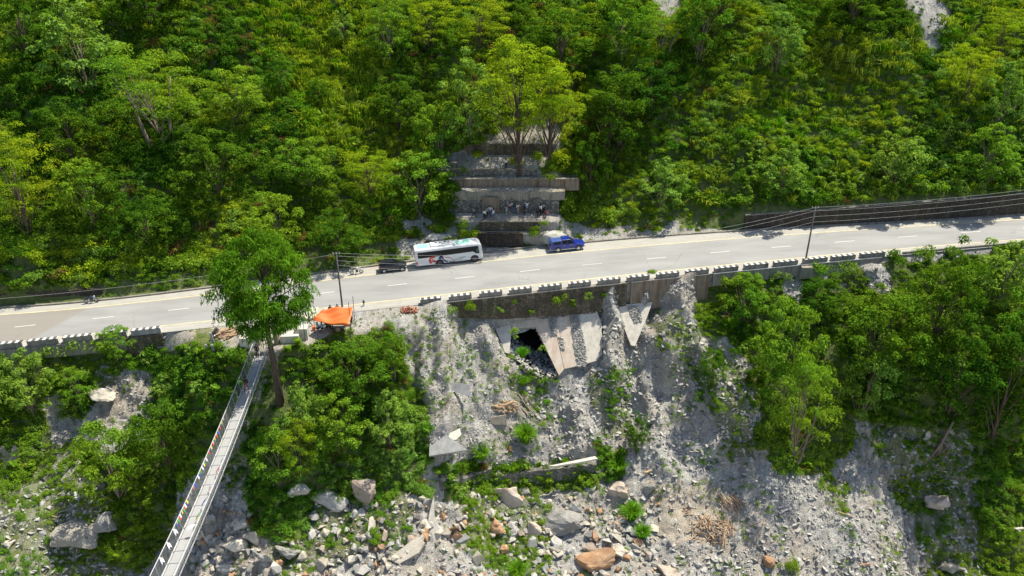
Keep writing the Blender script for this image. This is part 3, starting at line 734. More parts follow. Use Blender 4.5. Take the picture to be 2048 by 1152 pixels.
def scatter(name, P, objs, scale, mat_kind='stuff', tilt=.15, Nrm=None):
    """ground cover nobody could count: instances on a cloud of points"""
    P = np.asarray(P, np.float32); n = len(P)
    if not n: return
    col = bpy.data.collections.new(name+'_kinds')
    us = sorted(set(objs), key=lambda o: o.name)
    for u in us: col.objects.link(u)
    idx = np.array([us.index(o) for o in objs], np.int32)
    me = bpy.data.meshes.new(name); me.vertices.add(n); me.vertices.foreach_set('co', P.ravel())
    a = me.attributes.new('idx', 'INT', 'POINT'); a.data.foreach_set('value', idx)
    a = me.attributes.new('scl', 'FLOAT_VECTOR', 'POINT')
    s = np.asarray(scale, np.float32)[:, None]*rng.uniform(.8, 1.25, (n, 3)); a.data.foreach_set('vector', s.astype(np.float32).ravel())
    rot = np.stack([rng.normal(size=n)*tilt, rng.normal(size=n)*tilt, rng.uniform(0, 6.28, n)], 1).astype(np.float32)
    if Nrm is not None:
        rot[:, 0] += np.arctan2(-Nrm[:, 1], Nrm[:, 2])*.0
    a = me.attributes.new('rot', 'FLOAT_VECTOR', 'POINT'); a.data.foreach_set('vector', rot.ravel())
    o = bpy.data.objects.new(name, me); link(o)
    g = bpy.data.node_groups.new(name, 'GeometryNodeTree')
    g.interface.new_socket('Geometry', in_out='INPUT', socket_type='NodeSocketGeometry'); g.interface.new_socket('Geometry', in_out='OUTPUT', socket_type='NodeSocketGeometry')
    gi = g.nodes.new('NodeGroupInput'); go = g.nodes.new('NodeGroupOutput'); ip = g.nodes.new('GeometryNodeInstanceOnPoints')
    ci = g.nodes.new('GeometryNodeCollectionInfo'); ci.inputs['Collection'].default_value = col; ci.inputs['Separate Children'].default_value = True; ci.inputs['Reset Children'].default_value = True
    def na(nm, ty):
        q = g.nodes.new('GeometryNodeInputNamedAttribute'); q.data_type = ty; q.inputs[0].default_value = nm; return [s for s in q.outputs if s.enabled][0]
    g.links.new(gi.outputs[0], ip.inputs['Points']); g.links.new(ci.outputs[0], ip.inputs['Instance']); ip.inputs['Pick Instance'].default_value = True
    g.links.new(na('idx', 'INT'), ip.inputs['Instance Index']); g.links.new(na('scl', 'FLOAT_VECTOR'), ip.inputs['Scale'])
    e2r = g.nodes.new('FunctionNodeEulerToRotation'); g.links.new(na('rot', 'FLOAT_VECTOR'), e2r.inputs[0]); g.links.new(e2r.outputs[0], ip.inputs['Rotation'])
    g.links.new(ip.outputs[0], go.inputs[0])
    md = o.modifiers.new('scatter', 'NODES'); md.node_group = g
    tag(o, kind='stuff'); return o

def sample(V, F, n, rowmax=1330, rowmin=-90, pmin=-330, pmax=2380):
    A = V[F[:, 0]]; B = V[F[:, 1]]; C = V[F[:, 2]]; Dd = V[F[:, 3]]; cen = (A+B+C+Dd)/4
    px, rw = proj(cen); ar = np.linalg.norm(np.cross(C-A, Dd-B), axis=1)/2
    ar = ar*((px > pmin) & (px < pmax) & (rw > rowmin) & (rw < rowmax))
    i = rng.choice(len(F), n, p=ar/ar.sum()); u = rng.uniform(0, 1, (n, 1)); v = rng.uniform(0, 1, (n, 1))
    P = (A[i]*(1-u)+B[i]*u)*(1-v)+(Dd[i]*(1-u)+C[i]*u)*v
    nn = np.cross((C-A)[i], (Dd-B)[i]); nn /= np.linalg.norm(nn, axis=1, keepdims=True)+1e-9; nn[nn[:, 2] < 0] *= -1
    p, r = proj(P); return P, nn, p, r, ar.sum()
def near_px(x, y, pts, rad):
    m = np.zeros(len(x), bool)
    for a, b in pts: m |= (x-a)**2+(y-b)**2 < rad*rad
    return m

# --- hillside cover
def pick(arr): return arr[rng.integers(len(arr))]
YEL = [[(420, -80), (740, -80), (740, 60), (790, 190), (880, 330), (830, 440), (740, 420), (700, 330), (610, 290), (560, 180), (480, 100)],
       [(1480, 60), (1640, 80), (1840, 80), (1830, 330), (1680, 350), (1500, 300), (1460, 180)], [(1900, -80), (2060, -80), (2060, 60), (1960, 230), (1880, 220), (1890, 60)], [(1300, 330), (1480, 320), (1440, 420), (1340, 440)]]
PALE = [[(1500, 270), (2400, 180), (2400, 420), (1300, 440), (1280, 340)], [(1430, 60), (1600, 60), (1600, 230), (1450, 220)]]
def hill_cover():
    P, nn, x, r, A = sample(uV, uF, 24000, rowmax=700)
    vm = vegmask(x, r, True); wx, wr = warp(x, r, 22, 31)
    kz = np.array([float(v) for v in KERB(x)])-r
    yel = np.zeros(len(x), bool); pal = np.zeros(len(x), bool)
    for p in YEL: yel |= inpoly(wx, wr, p)
    for p in PALE: pal |= inpoly(wx, wr, p)
    kind_n = fbm(P, 1/7, 3, 77); sz = fbm(P, 1/9, 2, 55)
    out = ([], [], []); gr = ([], [], [])
    for i in range(len(x)):
        if rng.uniform() > vm[i]: continue
        if kz[i] < 7: continue
        # the faces of the roadside walls stay clear
        if x[i] > 1470 and kz[i] < (40 if x[i] < 1700 else 47): continue
        if x[i] < 200 and kz[i] < 28: continue
        s = rng.uniform(.75, 1.7)*(1+.35*sz[i])
        if vm[i] < .9 or kz[i] < 45: s *= .45
        k = kind_n[i]+rng.normal()*.18
        if yel[i]:
            if rng.uniform() < (.40 if x[i] < 1200 else .16): o = pick(K['grass']); s *= 1.3
            elif rng.uniform() < .6: o = pick(K['leaf_yellow'] if x[i] < 1200 or rng.uniform() < .5 else K['leaf_pale']); s *= .9
            else: o = pick(K['leaf_mid']); s *= .75
        elif pal[i] and rng.uniform() < .6: o = pick(K['big'] if rng.uniform() < .45 else K['leaf_pale']); s *= .85
        elif rng.uniform() < .10: o = pick(K['grass'])
        elif rng.uniform() < .03: o = pick(K['red'])
        elif k < -.10: o = pick(K['leaf_dark'])
        elif k < .22: o = pick(K['leaf_mid'])
        else: o = pick(K['leaf_pale'] if rng.uniform() < .5 else K['leaf_yellow'])
        t_ = gr if 'grass' in o.name else out
        t_[0].append(P[i]-nn[i]*.1); t_[1].append(o); t_[2].append(s)
    tag(scatter('undergrowth', out[0], out[1], out[2]), 'tangled green undergrowth of leafy plants covering the hillside above the road', 'undergrowth')
    tag(scatter('long_grass', gr[0], gr[1], gr[2]), 'yellow-green long grass growing between bushes on the hillside above the road', 'grass')
hill_cover()
THIN_DN = [[(812, 610), (900, 600), (1010, 720), (1010, 930), (860, 930)], [(1310, 600), (1420, 600), (1510, 760), (1530, 960), (1400, 930), (1300, 780)], [(1180, 640), (1240, 640), (1250, 760), (1180, 760)], [(1000, 850), (1080, 800), (1080, 920), (1000, 920)]]
def slope_cover():
    P, nn, x, r, A = sample(dV, dF, 26000)
    vm = vegmask(x, r, False); e = r-EDGE(x); hn = fbm(P, 1/2.2, 3, 91); kn = fbm(P, 1/6, 3, 78); sz = fbm(P, 1/8, 2, 56)
    wx, wr = warp(x, r, 14, 61); thin = np.zeros(len(x), bool); cl = [(498, 775)]
    for p in THIN_DN: thin |= inpoly(wx, wr, p)
    apr = inpoly(x, r, [(980, 635), (1084, 622), (1200, 605), (1300, 596), (1300, 690), (1196, 742), (1118, 756), (1012, 712)])
    hole = inpoly(x, r, HOLE)
    clear = inpoly(x, r, [(525, 690), (565, 690), (600, 880), (535, 880)]) | inpoly(x, r, [(505, 690), (545, 690), (520, 800), (478, 860), (440, 860)])
    plat = (x > 330) & (x < 860) & (e < np.interp(x, [330, 400, 560, 620, 700, 800, 860], [50, 28, 62, 60, 38, 28, 12]))
    out = ([], [], []); gr = ([], [], []); hb = ([], [], [])
    for i in range(len(x)):
        if e[i] < 2 or apr[i]: continue
        if plat[i]:
            if (x[i] < 410 or x[i] > 720 or hn[i] > .15) and rng.uniform() < .5: hb[0].append(P[i]); hb[1].append(pick(K['herb'])); hb[2].append(rng.uniform(.15, .35))
            continue
        if clear[i] and rng.uniform() < .8: continue
        mid_ = 1020 < x[i] < 1275 and r[i] < 880
        if 940 < x[i] < 1420 and e[i] < 62: continue
        if (x[i] < 330 or x[i] > 1420) and e[i] < 20 and rng.uniform() < (.45 if x[i] < 250 else .75) and not (x[i] > 1780): continue
        v = vm[i]
        if v > .9 and mid_: v = .5
        if v > .9:
            if rng.uniform() < .13: continue
            s = rng.uniform(.6, 1.15)*(1+.35*sz[i])
            if e[i] < 60: s *= .65
            k = kn[i]+rng.normal()*.16+(-.06 if x[i] < 1200 else -.03)
            if rng.uniform() < .07: o = pick(K['grass'])
            elif rng.uniform() < .02: o = pick(K['red'])
            elif rng.uniform() < .10: o = pick(K['big'])
            elif k < -.12: o = pick(K['leaf_dark'])
            elif k < .25: o = pick(K['leaf_mid'])
            else: o = pick(K['leaf_pale'])
            t_ = gr if 'grass' in o.name else out; t_[0].append(P[i]-nn[i]*.1); t_[1].append(o); t_[2].append(s)
        elif v > .3:
            if hn[i]+rng.normal()*.1 < -.08: continue
            o = pick(K['leaf_mid'] if rng.uniform() < .5 else K['herb']); s = rng.uniform(.3, .75); hb[0].append(P[i]); hb[1].append(o); hb[2].append(s)
        else:
            pth = -.10 if thin[i] else .12 if r[i] > 960 else .20
            if hn[i]+rng.normal()*.07 < pth: continue
            if rng.uniform() < (.15 if thin[i] else .35 if r[i] > 960 else .5): continue
            hb[0].append(P[i]); hb[1].append(pick(K['herb'])); hb[2].append(rng.uniform(.25, .6))
    tag(scatter('shrub_cover', out[0], out[1], out[2]), 'dense leafy green cover on the steep slope below the road', 'undergrowth')
    tag(scatter('grass_cover', gr[0], gr[1], gr[2]), 'loose long grass mixed into the greenery below the road', 'grass')
    tag(scatter('low_plants', hb[0], hb[1], hb[2]), 'small low plants sprouting in patches on the grey rubble slope', 'weeds')
slope_cover()
# --- loose stones
def stones():
    P, nn, x, r, A = sample(dV, dF, 120000)
    vm = vegmask(x, r, False); e = r-EDGE(x); sz = fbm(P, 1/3.5, 3, 12); sand = sandmask(x, r)
    plat = (x > 330) & (x < 860) & (e < 60); rd = ridge_disp(x, r)
    a = ([], [], []); b = ([], [], [])
    low = np.clip((r-960)/110, 0, 1)*np.where((x > 380) & (x < 1340), 1, .28)
    for i in range(len(x)):
        if e[i] < 8 or vm[i] > .9: continue
        if 940 < x[i] < 1420 and e[i] < 58 and rd[i] < .5: continue
        if inpoly(x[i], r[i], HOLE): continue
        u = rng.uniform()
        if plat[i]:
            if u < .15: a[0].append(P[i]); a[1].append(pick(RK['shale'])); a[2].append(.08)
            continue
        if inpoly(x[i], r[i], APRON[0]) or inpoly(x[i], r[i], APRON[1]): continue
        fine = x[i] < 1000 and r[i] < 930
        if sand[i] > .5 and u < .7: continue
        if sz[i] < -.12 and u < .6: continue
        if low[i] > .3 and u < .45+.3*(sz[i] > .1): continue
        s = .06+.42*rng.uniform()**4 if not fine else .06+.22*rng.uniform()**3
        s *= 1+1.6*low[i]*rng.uniform()**2
        if 1600 < x[i] and r[i] < 1100: s *= .8
        if low[i] > .3 and x[i] < 1500:
            o = pick(RK['stone'] if rng.uniform() < .84 else RK['warm'])
            b[0].append(P[i]+nn[i]*s*.2); b[1].append(o); b[2].append(s)
        else:
            a[0].append(P[i]+nn[i]*s*.1); a[1].append(pick(RK['shale'])); a[2].append(s)
    tag(scatter('rubble', a[0], a[1], a[2], tilt=.7), 'grey shale chips and rubble spilled down the slope below the road', 'rubble')
    tag(scatter('loose_rocks', b[0], b[1], b[2], tilt=.6), 'mixed grey and tan broken rocks covering the foot of the slope', 'rocks')
    P, nn, x, r, A = sample(uV, uF, 30000, rowmax=640); vm = vegmask(x, r, True); c = ([], [], [])
    for i in range(len(x)):
        if vm[i] > .5: continue
        s = .05+.28*rng.uniform()**3; c[0].append(P[i]+nn[i]*s*.1); c[1].append(pick(RK['shale'])); c[2].append(s)
    tag(scatter('gully_rubble', c[0], c[1], c[2], tilt=.6), 'grey shale rubble lying on the terraces and scree of the gully above the road', 'rubble')
stones()

# ------------------------------------------------------------------ trees
def tree_meshes(kind, H, CR, CH, seed, leaf, barkm, ncl=55, nleaf=60, lsize=.3, lean=0.0, aspect=.5, droop=0., trunk_r=None, top_heavy=.5, layered=False, multi=1):
    global rng
    keep = rng; rng = np.random.default_rng(seed)
    tr = MB(); V = []; tr_r = trunk_r or H*.017+.05
    c0 = np.array([lean*H, 0, H-CH*.5]); pts = []
    for i in range(7):
        f = i/6; pts.append((lean*H*f+rng.normal()*.06*f*H*.2, rng.normal()*.012*H*f, -.5+f*(H-CH*(.25 if H > 15 else .5)+.5)))
    for k in range(multi):
        off = (rng.normal()*.5*(multi > 1), rng.normal()*.5*(multi > 1)); 
        pp = [(p[0]+off[0]*(j > 0)*(1+j*.3), p[1]+off[1]*(j > 0)*(1+j*.3), p[2]) for j, p in enumerate(pts)]
        tr.tube(pp, [tr_r*(1.25 if i == 0 else 1-.75*i/6) for i in range(7)], 7)
    for i in range(int(ncl*1.35)):
        d = rvec(1)[0]; q = rng.uniform(.25, 1)**.55; d = d*q
        rr = 1.0-top_heavy*max(0, d[2])**1.5*.5
        c = c0+np.array([d[0]*CR*rr, d[1]*CR*rr, d[2]*CH*.5]); r = CR*rng.uniform(.12, .24)
        if layered: r *= 1.15
        V.append(clump(c, r, nleaf, lsize, aspect, .45 if not droop else .1, droop, .45 if layered else .75))
        if i % 4 == 0:
            t = np.clip((c[2]-H*.25)/(H*.75), .72 if H > 15 else .15, .95)*(.95 if H > 15 else .8); a = np.array(pts[min(6, int(t*6))])
            m = (a+c)/2+np.array([0, 0, CR*.06]); tr.tube([a, m, c], [tr_r*(.2 if H > 15 else .32), tr_r*.16, tr_r*.06], 5, cap=False)
    rng = keep
    return tr.mesh('trunk', M[barkm], True, False), quads('crown', np.concatenate(V), M[leaf])
TK = {'dense': dict(H=9, CR=3.4, CH=8.4, leaf='leaf_dark', barkm='bark', ncl=52, nleaf=62, lsize=.26),
 'broad': dict(H=8, CR=3.6, CH=7.2, leaf='leaf_mid', barkm='bark_pale', ncl=50, nleaf=58, lsize=.30),
 'feathery': dict(H=10, CR=4.0, CH=8.6, leaf='leaf_yellow', barkm='bark', ncl=62, nleaf=60, lsize=.24, aspect=.3, layered=True),
 'layered': dict(H=9, CR=4.4, CH=6.6, leaf='leaf_mid', barkm='bark_pale', ncl=46, nleaf=70, lsize=.26, aspect=.35, layered=True, multi=2),
 'pale': dict(H=7, CR=3.0, CH=6.4, leaf='leaf_pale', barkm='bark_pale', ncl=42, nleaf=50, lsize=.30)}
TK['gully'] = dict(H=12, CR=4.2, CH=8.2, leaf='leaf_yellow', barkm='bark', ncl=70, nleaf=62, lsize=.26, aspect=.35, layered=True)
TM = {}
for ki, (k, kw) in enumerate(TK.items()): TM[k] = [tree_meshes(k, seed=100+ki*10+j, **kw) for j in range(3)]
def put_tree(name, P, s, meshes, label, cat='tree', group=None, rz=None, sz=None):
    o = empty(name, P, (0, 0, random.uniform(0, 6.28) if rz is None else rz)); o.scale = (s, s, s*(sz or random.uniform(.9, 1.12)))
    link(bpy.data.objects.new('trunk', meshes[0]), o); link(bpy.data.objects.new('crown', meshes[1]), o)
    return tag(o, label, cat, group)
def tree_at(px, row, toprow, kind, label, width=None, group=None, name='tree'):
    """base seen (or hidden) at px,row; top of the crown at toprow"""
    P, n = hit(px, row); mp = m_per_px(P); dep = PITCH+math.atan((0.5*(row+toprow)-576)/FPX)
    hgt = (row-toprow)*mp/math.cos(dep); kw = TK[kind]; s = hgt/kw['H']
    o = put_tree(name, (P.x, P.y, P.z-.2), s, random.choice(TM[kind]), label, group=group)
    if width:
        q = width*mp*.5/(kw['CR']*1.1*s); o.scale = (s*q, s*q, s)
    return o
TREES = [
 # px, base row, top row, width, kind, label
 (1037, 352, 78, 190, 'gully', 'tall yellow-green tree standing on the gully scree, left one of two'),
 (1098, 330, 120, 150, 'gully', 'yellow-green tree with thin dark trunk on the gully scree, right one of two'),
 (940, 300, 110, 130, 'pale', 'grey-green tree at the left rim of the gully above the check dams'),
 (1178, 400, 260, 90, 'dense', 'dark dense tree at the right rim of the gully above the concrete step'),
 (1215, 330, 150, 150, 'dense', 'tall dark tree behind the right rim of the gully'),
 (880, 345, 205, 130, 'broad', 'arching green tree shading the left end of the upper check dam'),
 (840, 430, 300, 150, 'broad', 'round bushy tree leaning over the left end of the people terrace'),
 (325, 300, 90, 230, 'layered', 'wide layered tree with a pale bare trunk on the left hillside'),
 (180, 190, 10, 180, 'pale', 'broad-leaved tree near the top left corner of the hillside'),
 (60, 470, 250, 180, 'feathery', 'yellow-green tree with a leaning trunk at the left edge above the road'),
 (562, 190, 105, 70, 'broad', 'small dark tree standing alone on the yellow grassy spur'),
 (640, 215, 150, 55, 'dense', 'small dark tree on the grassy spur, near its right side'),
 (690, 90, 20, 60, 'pale', 'small pale round tree near the top of the grassy spur'),
 (60, 130, -40, 160, 'dense', 'dark tree in the top left corner of the hillside'),
 (300, 60, -60, 150, 'dense', 'dark tree at the top edge left of the grassy spur'),
 (860, 110, -30, 130, 'feathery', 'yellow-green feathery tree at the top edge left of centre'),
 (960, 110, -20, 140, 'feathery', 'feathery tree at the top edge above the gully trees'),
 (780, 130, 0, 120, 'broad', 'green tree on the upper hillside right of the grassy spur'),
 (800, 260, 150, 120, 'dense', 'grey-green tree on the middle hillside left of the gully'),
 (1120, 150, 10, 150, 'dense', 'dark tree on the upper hillside above the gully'),
 (1240, 130, -10, 140, 'broad', 'green tree at the top edge left of the pale scree patch'),
 (1320, 110, 10, 110, 'layered', 'flat-topped tree in front of the small pale scree patch at the top'),
 (1400, 130, -30, 130, 'broad', 'leafy tree at the top edge right of the small scree patch'),
 (1240, 300, 130, 160, 'dense', 'large dark round tree on the hillside right of the gully'),
 (1300, 240, 120, 140, 'dense', 'dark green tree on the middle hillside, right of the large round one'),
 (1550, 150, 20, 110, 'pale', 'pale leafy tree high on the hillside left of the long scree chute'),
 (1440, 60, -60, 130, 'dense', 'dark tree at the top edge between the two scree patches'),
 (1920, 230, 80, 120, 'feathery', 'bright yellow-green tree beside the lower end of the scree chute'),
 (1990, 260, 110, 110, 'pale', 'blue-green tree near the right edge of the hillside'),
 (1990, 130, 20, 120, 'feathery', 'yellowish tree in the top right corner of the hillside'),
 (1700, 60, -40, 120, 'dense', 'dark tree at the top edge left of the scree chute'),
 (480, 250, 130, 130, 'broad', 'leafy tree between the layered tree and the grassy spur'),
 (150, 330, 190, 140, 'dense', 'dark tree on the left hillside below the corner trees'),
 (440, 400, 260, 150, 'dense', 'dark tree on the middle left hillside below the layered tree'),
 (620, 380, 270, 130, 'broad', 'green tree on the middle hillside below the grassy spur'),
 (740, 400, 290, 120, 'feathery', 'pale yellow-green tree above the parked bus'),
 (680, 520, 420, 110, 'dense', 'dark bushy tree behind the left utility pole'),
 (560, 500, 380, 130, 'broad', 'bushy tree on the bank above the road beside the tall roadside tree'),
 (300, 500, 380, 140, 'dense', 'dark tree low on the left hillside above the road'),
 (190, 450, 320, 130, 'broad', 'leafy tree low on the left hillside, above the blue motorcycle'),
 (1560, 390, 290, 110, 'pale', 'leafy tree above the left end of the long stone wall'),
 (1780, 370, 260, 120, 'pale', 'large-leaved tree above the middle of the long stone wall'),
 (1960, 370, 250, 130, 'broad', 'leafy tree above the right end of the long stone wall'),
 (1320, 420, 320, 110, 'pale', 'leafy tree on the bank above the blue pickup'),
 # below the road
 (1585, 925, 715, 165, 'layered', 'large olive-green tree rising from the rubble slope right of centre'),
 (1560, 800, 600, 150, 'broad', 'rounded tree just above the large olive-green tree'),
 (1740, 760, 580, 190, 'dense', 'dark umbrella-shaped tree below the right end of the guard blocks'),
 (1895, 830, 650, 150, 'dense', 'dark tree above the cliff at lower right, left of the wide one'),
 (1985, 870, 645, 190, 'dense', 'wide grey-green tree leaning out over the cliff at the right edge'),
 (1860, 700, 480, 160, 'dense', 'dark tree at the road edge right of the last guard block'),
 (1990, 620, 465, 130, 'pale', 'leafy tree whose top overlaps the road at the right edge'),
 (2030, 760, 560, 150, 'broad', 'green tree at the right edge below the road'),
 (1720, 840, 690, 110, 'pale', 'small pale tree in the dark hollow below the umbrella-shaped tree'),
 (1480, 640, 545, 110, 'broad', 'bushy tree below the guard blocks right of the rubble fan'),
 (1640, 640, 545, 110, 'dense', 'dark bushy tree just below the right utility pole'),
 (1420, 780, 690, 60, 'dense', 'small dark tree between rubble strips right of centre'),
 (165, 815, 735, 85, 'broad', 'pale green young tree above the bare rock at left'),
 (240, 720, 655, 90, 'broad', 'bushy tree in front of the left guard blocks'),
 (240, 1000, 850, 150, 'broad', 'leafy tree on the slope left of the suspension bridge'),
 (345, 960, 810, 130, 'dense', 'dark tree close to the left side of the suspension bridge'),
 (70, 830, 700, 120, 'pale', 'bushy tree at the left edge below the guard blocks'),
 (605, 870, 770, 90, 'pale', 'bright pale-leaved small tree near the foot of the tall roadside tree'),
 (605, 960, 840, 100, 'feathery', 'yellow-green feathery small tree in the thicket beside the bridge'),
 (720, 800, 680, 150, 'dense', 'dark bushy tree in the thicket below the orange tarp'),
 (790, 760, 655, 80, 'broad', 'reddish-tipped thin tree at the rim of the rubble slope'),
 (680, 900, 790, 130, 'broad', 'leafy tree in the middle of the thicket right of the bridge'),
 (780, 890, 790, 110, 'pale', 'leafy tree in the thicket beside the rubble slope'),
 (560, 960, 860, 120, 'broad', 'rounded green tree at the lower left of the thicket'),
 (1272, 905, 825, 52, 'dense', 'narrow dark shrub-like tree standing alone on the rubble'),
]
for (px, r0, r1, wd, kd, lb) in TREES: tree_at(px, r0, r1, kd, lb, wd)

# the tall tree standing between bridge head and tarp
bt = tree_meshes('big', H=22, CR=5.6, CH=12.8, seed=900, leaf='leaf_dark', barkm='bark', ncl=118, nleaf=96, lsize=.46, aspect=.30, droop=.55, trunk_r=.46, top_heavy=.9)
bt[1].materials.clear(); M['leaf_big'] = leaf_mat('leaf_big', (.07, .19, .014), (.10, .25, .016), (.12, .25, .016), .10); bt[1].materials.append(M['leaf_big'])
P, n = hit(560, 803); mp = m_per_px(P)
BT = put_tree('roadside_tree', (P.x, P.y, P.z-.3), 1, bt, 'tallest tree, with bare dark trunk, beside the bridge head in front of the road', rz=0.3, sz=1)

# distinct shrubs and grass clumps
SH = [(K['leaf_mid'][i % 3].data) for i in range(3)]
def shrub(name, px, row, wpx, me, label, cat='shrub', group=None, zs=1.0, sink=.1):
    P, n = hit(px, row)
    if 'wall' in label and 'ston' in label or 'retaining' in label: P = on_road(px, float(EDGE(px))+1)+Vector((0, -.75, 0)); P.z -= (row-float(EDGE(px)))*m_per_px(P)/.87
    s = wpx*m_per_px(P)*.5/.95; o = bpy.data.objects.new(name, me); o.location = (P.x, P.y, P.z-sink); o.rotation_euler = (0, 0, random.uniform(0, 6)); o.scale = (s, s, s*zs); link(o); return tag(o, label, cat, group)
tg = [quads('grass_clump', grass_V(420, 1.5, .42, .022, .9), M['grass_green']) for _ in range(2)]
for px, r, wp, lb in [(962, 915, 38, 'tall bright grass clump above the broken concrete wall, left one of two'), (1050, 880, 46, 'largest tall grass clump, beside the pile of pale logs'), (1020, 940, 30, 'short grass clump on top of the low masonry wall'),
                      (1262, 1035, 46, 'tall grass clump beside the leaning boulder right of centre'), (1285, 1072, 34, 'pale drooping grass clump below the taller one right of centre'), (1235, 940, 42, 'bright grass clump right of the low wall end'),
                      (1035, 1150, 44, 'grass clump among boulders at the bottom edge'), (1045, 712, 26, 'grass clump growing inside the drain opening'), (1046, 768, 26, 'grass clump hanging below the drain opening'), (1462, 655, 30, 'straw-coloured grass clump on the slope under the guard blocks')]:
    shrub('grass_clump', px, r, wp, random.choice(tg), lb, 'grass clump')
rb = quads('round_bush', bush_V(9, 90, .11, .5, .8, .6), M['leaf_mid'])
for px, r, wp, lb in [(1583, 1138, 38, 'round green bush alone on the rubble near the bottom edge'), (1268, 880, 46, 'dense green shrub on the rubble ridge right of centre, upper one'), (1175, 592, 26, 'leafy shrub rooted in the stained retaining wall, the largest one'),
                      (1060, 618, 26, 'leafy shrub rooted in the middle of the stained retaining wall'), (998, 618, 26, 'leafy shrub rooted in the left part of the stained retaining wall'), (940, 612, 30, 'leafy shrub at the left end of the stained retaining wall'), (955, 955, 26, 'leafy plant growing on the fallen wall chunk'),
                      (1030, 672, 34, 'leafy plant hanging over the upper edge of the drain opening'), (1085, 700, 22, 'small leafy plant on the right side of the drain opening'), (1305, 545, 22, 'small shrub on the ledge under the guard blocks')]:
    shrub('shrub', px, r, wp, random.choice([rb, K['leaf_mid'][2].data, K['leaf_dark'][1].data, K['leaf_pale'][1].data]), lb, zs=random.uniform(.9, 1.4))

for px, r, wp, lb in [(905, 492, 46, 'leafy bush at the left foot of the check dams behind the bus'), (935, 478, 46, 'dark bush left of the lowest check dam'), (925, 455, 40, 'bush at the left end of the people terrace'), (945, 492, 30, 'small bush behind the front of the bus'),
                      (890, 400, 60, 'large bush hiding the left end of the tall check dam'), (885, 368, 46, 'bush hiding the left end of the rust-stained step'), (1130, 425, 60, 'large bush at the right end of the people terrace'), (1150, 395, 56, 'bush over the right end of the concrete step'),
                      (1098, 362, 40, 'low bush on the ledge above the rust-stained step, right part'), (1068, 470, 36, 'bright yellow-green bush right of the lowest check dam'), (1085, 452, 30, 'small bright bush at the right edge of the people terrace'), (1120, 330, 56, 'bush at the right end of the upper check dam'),
                      (960, 318, 34, 'bush on the pale scree between the two upper check dams, left'), (1030, 335, 40, 'leafy bush at the foot of the tall gully tree'), (1075, 320, 34, 'leafy bush between the two gully trees'), (1160, 440, 60, 'bush on the debris slope right of the terrace'),
                      (1210, 445, 60, 'bush above the blue pickup'), (1130, 380, 40, 'bush hanging over the rust-stained step at right'), (930, 345, 30, 'bush beside the grey gabion box')]:
    shrub('shrub', px, r, wp, random.choice([rb, K['leaf_mid'][0].data, K['leaf_yellow'][0].data]), lb, zs=1.1)
rb = [K['leaf_mid'][1].data, K['leaf_dark'][1].data, K['big'][1].data, K['leaf_pale'][0].data, K['leaf_dark'][2].data]; WS = [1.5, .9, 1.1, 1.3, .8]
for k_, (px, r, wp, lb) in enumerate([(1118, 600, 24, 'leafy shrub hanging on the retaining wall, third from left'), (1205, 588, 22, 'small shrub near the right end of the stained retaining wall'), (1145, 612, 20, 'small plant low on the stained retaining wall'), (900, 618, 26, 'shrub at the far left foot of the stained retaining wall'), (1030, 600, 18, 'small plant high on the stained retaining wall')]):
    shrub('shrub', px, r, wp*WS[k_], rb[k_], lb, zs=1.4)
for px, r, wp, lb in [(1022, 716, 22, 'herb at the lower left corner of the drain opening'), (1040, 735, 24, 'herb on the lower rim of the drain opening'), (1062, 748, 26, 'leafy plant below the drain opening, left of the slab tip'), (1085, 762, 30, 'leafy plant under the tip of the concrete slab'), (1108, 762, 24, 'dark plant beside the tip of the concrete slab')]:
    shrub('shrub', px, r, wp, random.choice([K['leaf_mid'][1].data, K['leaf_dark'][0].data]), lb)

for px, dr_, wp, lb in [(12, 30, 60, 'leafy bush covering the low wall at the left picture edge'), (62, 34, 56, 'bush under the gap between the first two visible left guard blocks'), (112, 30, 60, 'bright bush under the second visible left guard block'), (165, 26, 66, 'bush in front of the third visible left guard block'), (215, 24, 56, 'tall bush overlapping a left guard block'), (300, 44, 50, 'bush at the foot of the mossy stone wall under the last left guard block'),
                        (1446, 26, 54, 'bush below the guard blocks just right of the rubble fan'), (1500, 24, 50, 'bush hugging the low wall left of the right utility pole'), (1560, 30, 46, 'small bush left of the pole footing'), (1640, 24, 56, 'dense bush just right of the pole footing'), (1690, 26, 50, 'bush under the second-last guard block'), (1790, 18, 56, 'bush just beyond the last guard block'), (1845, 14, 50, 'bush overlapping the low parapet at right')]:
    shrub('shrub', px, float(EDGE(px))+dr_, wp, random.choice([K['leaf_mid'][0].data, K['leaf_mid'][1].data, K['leaf_dark'][0].data, K['leaf_pale'][2].data]), lb, zs=1.2)

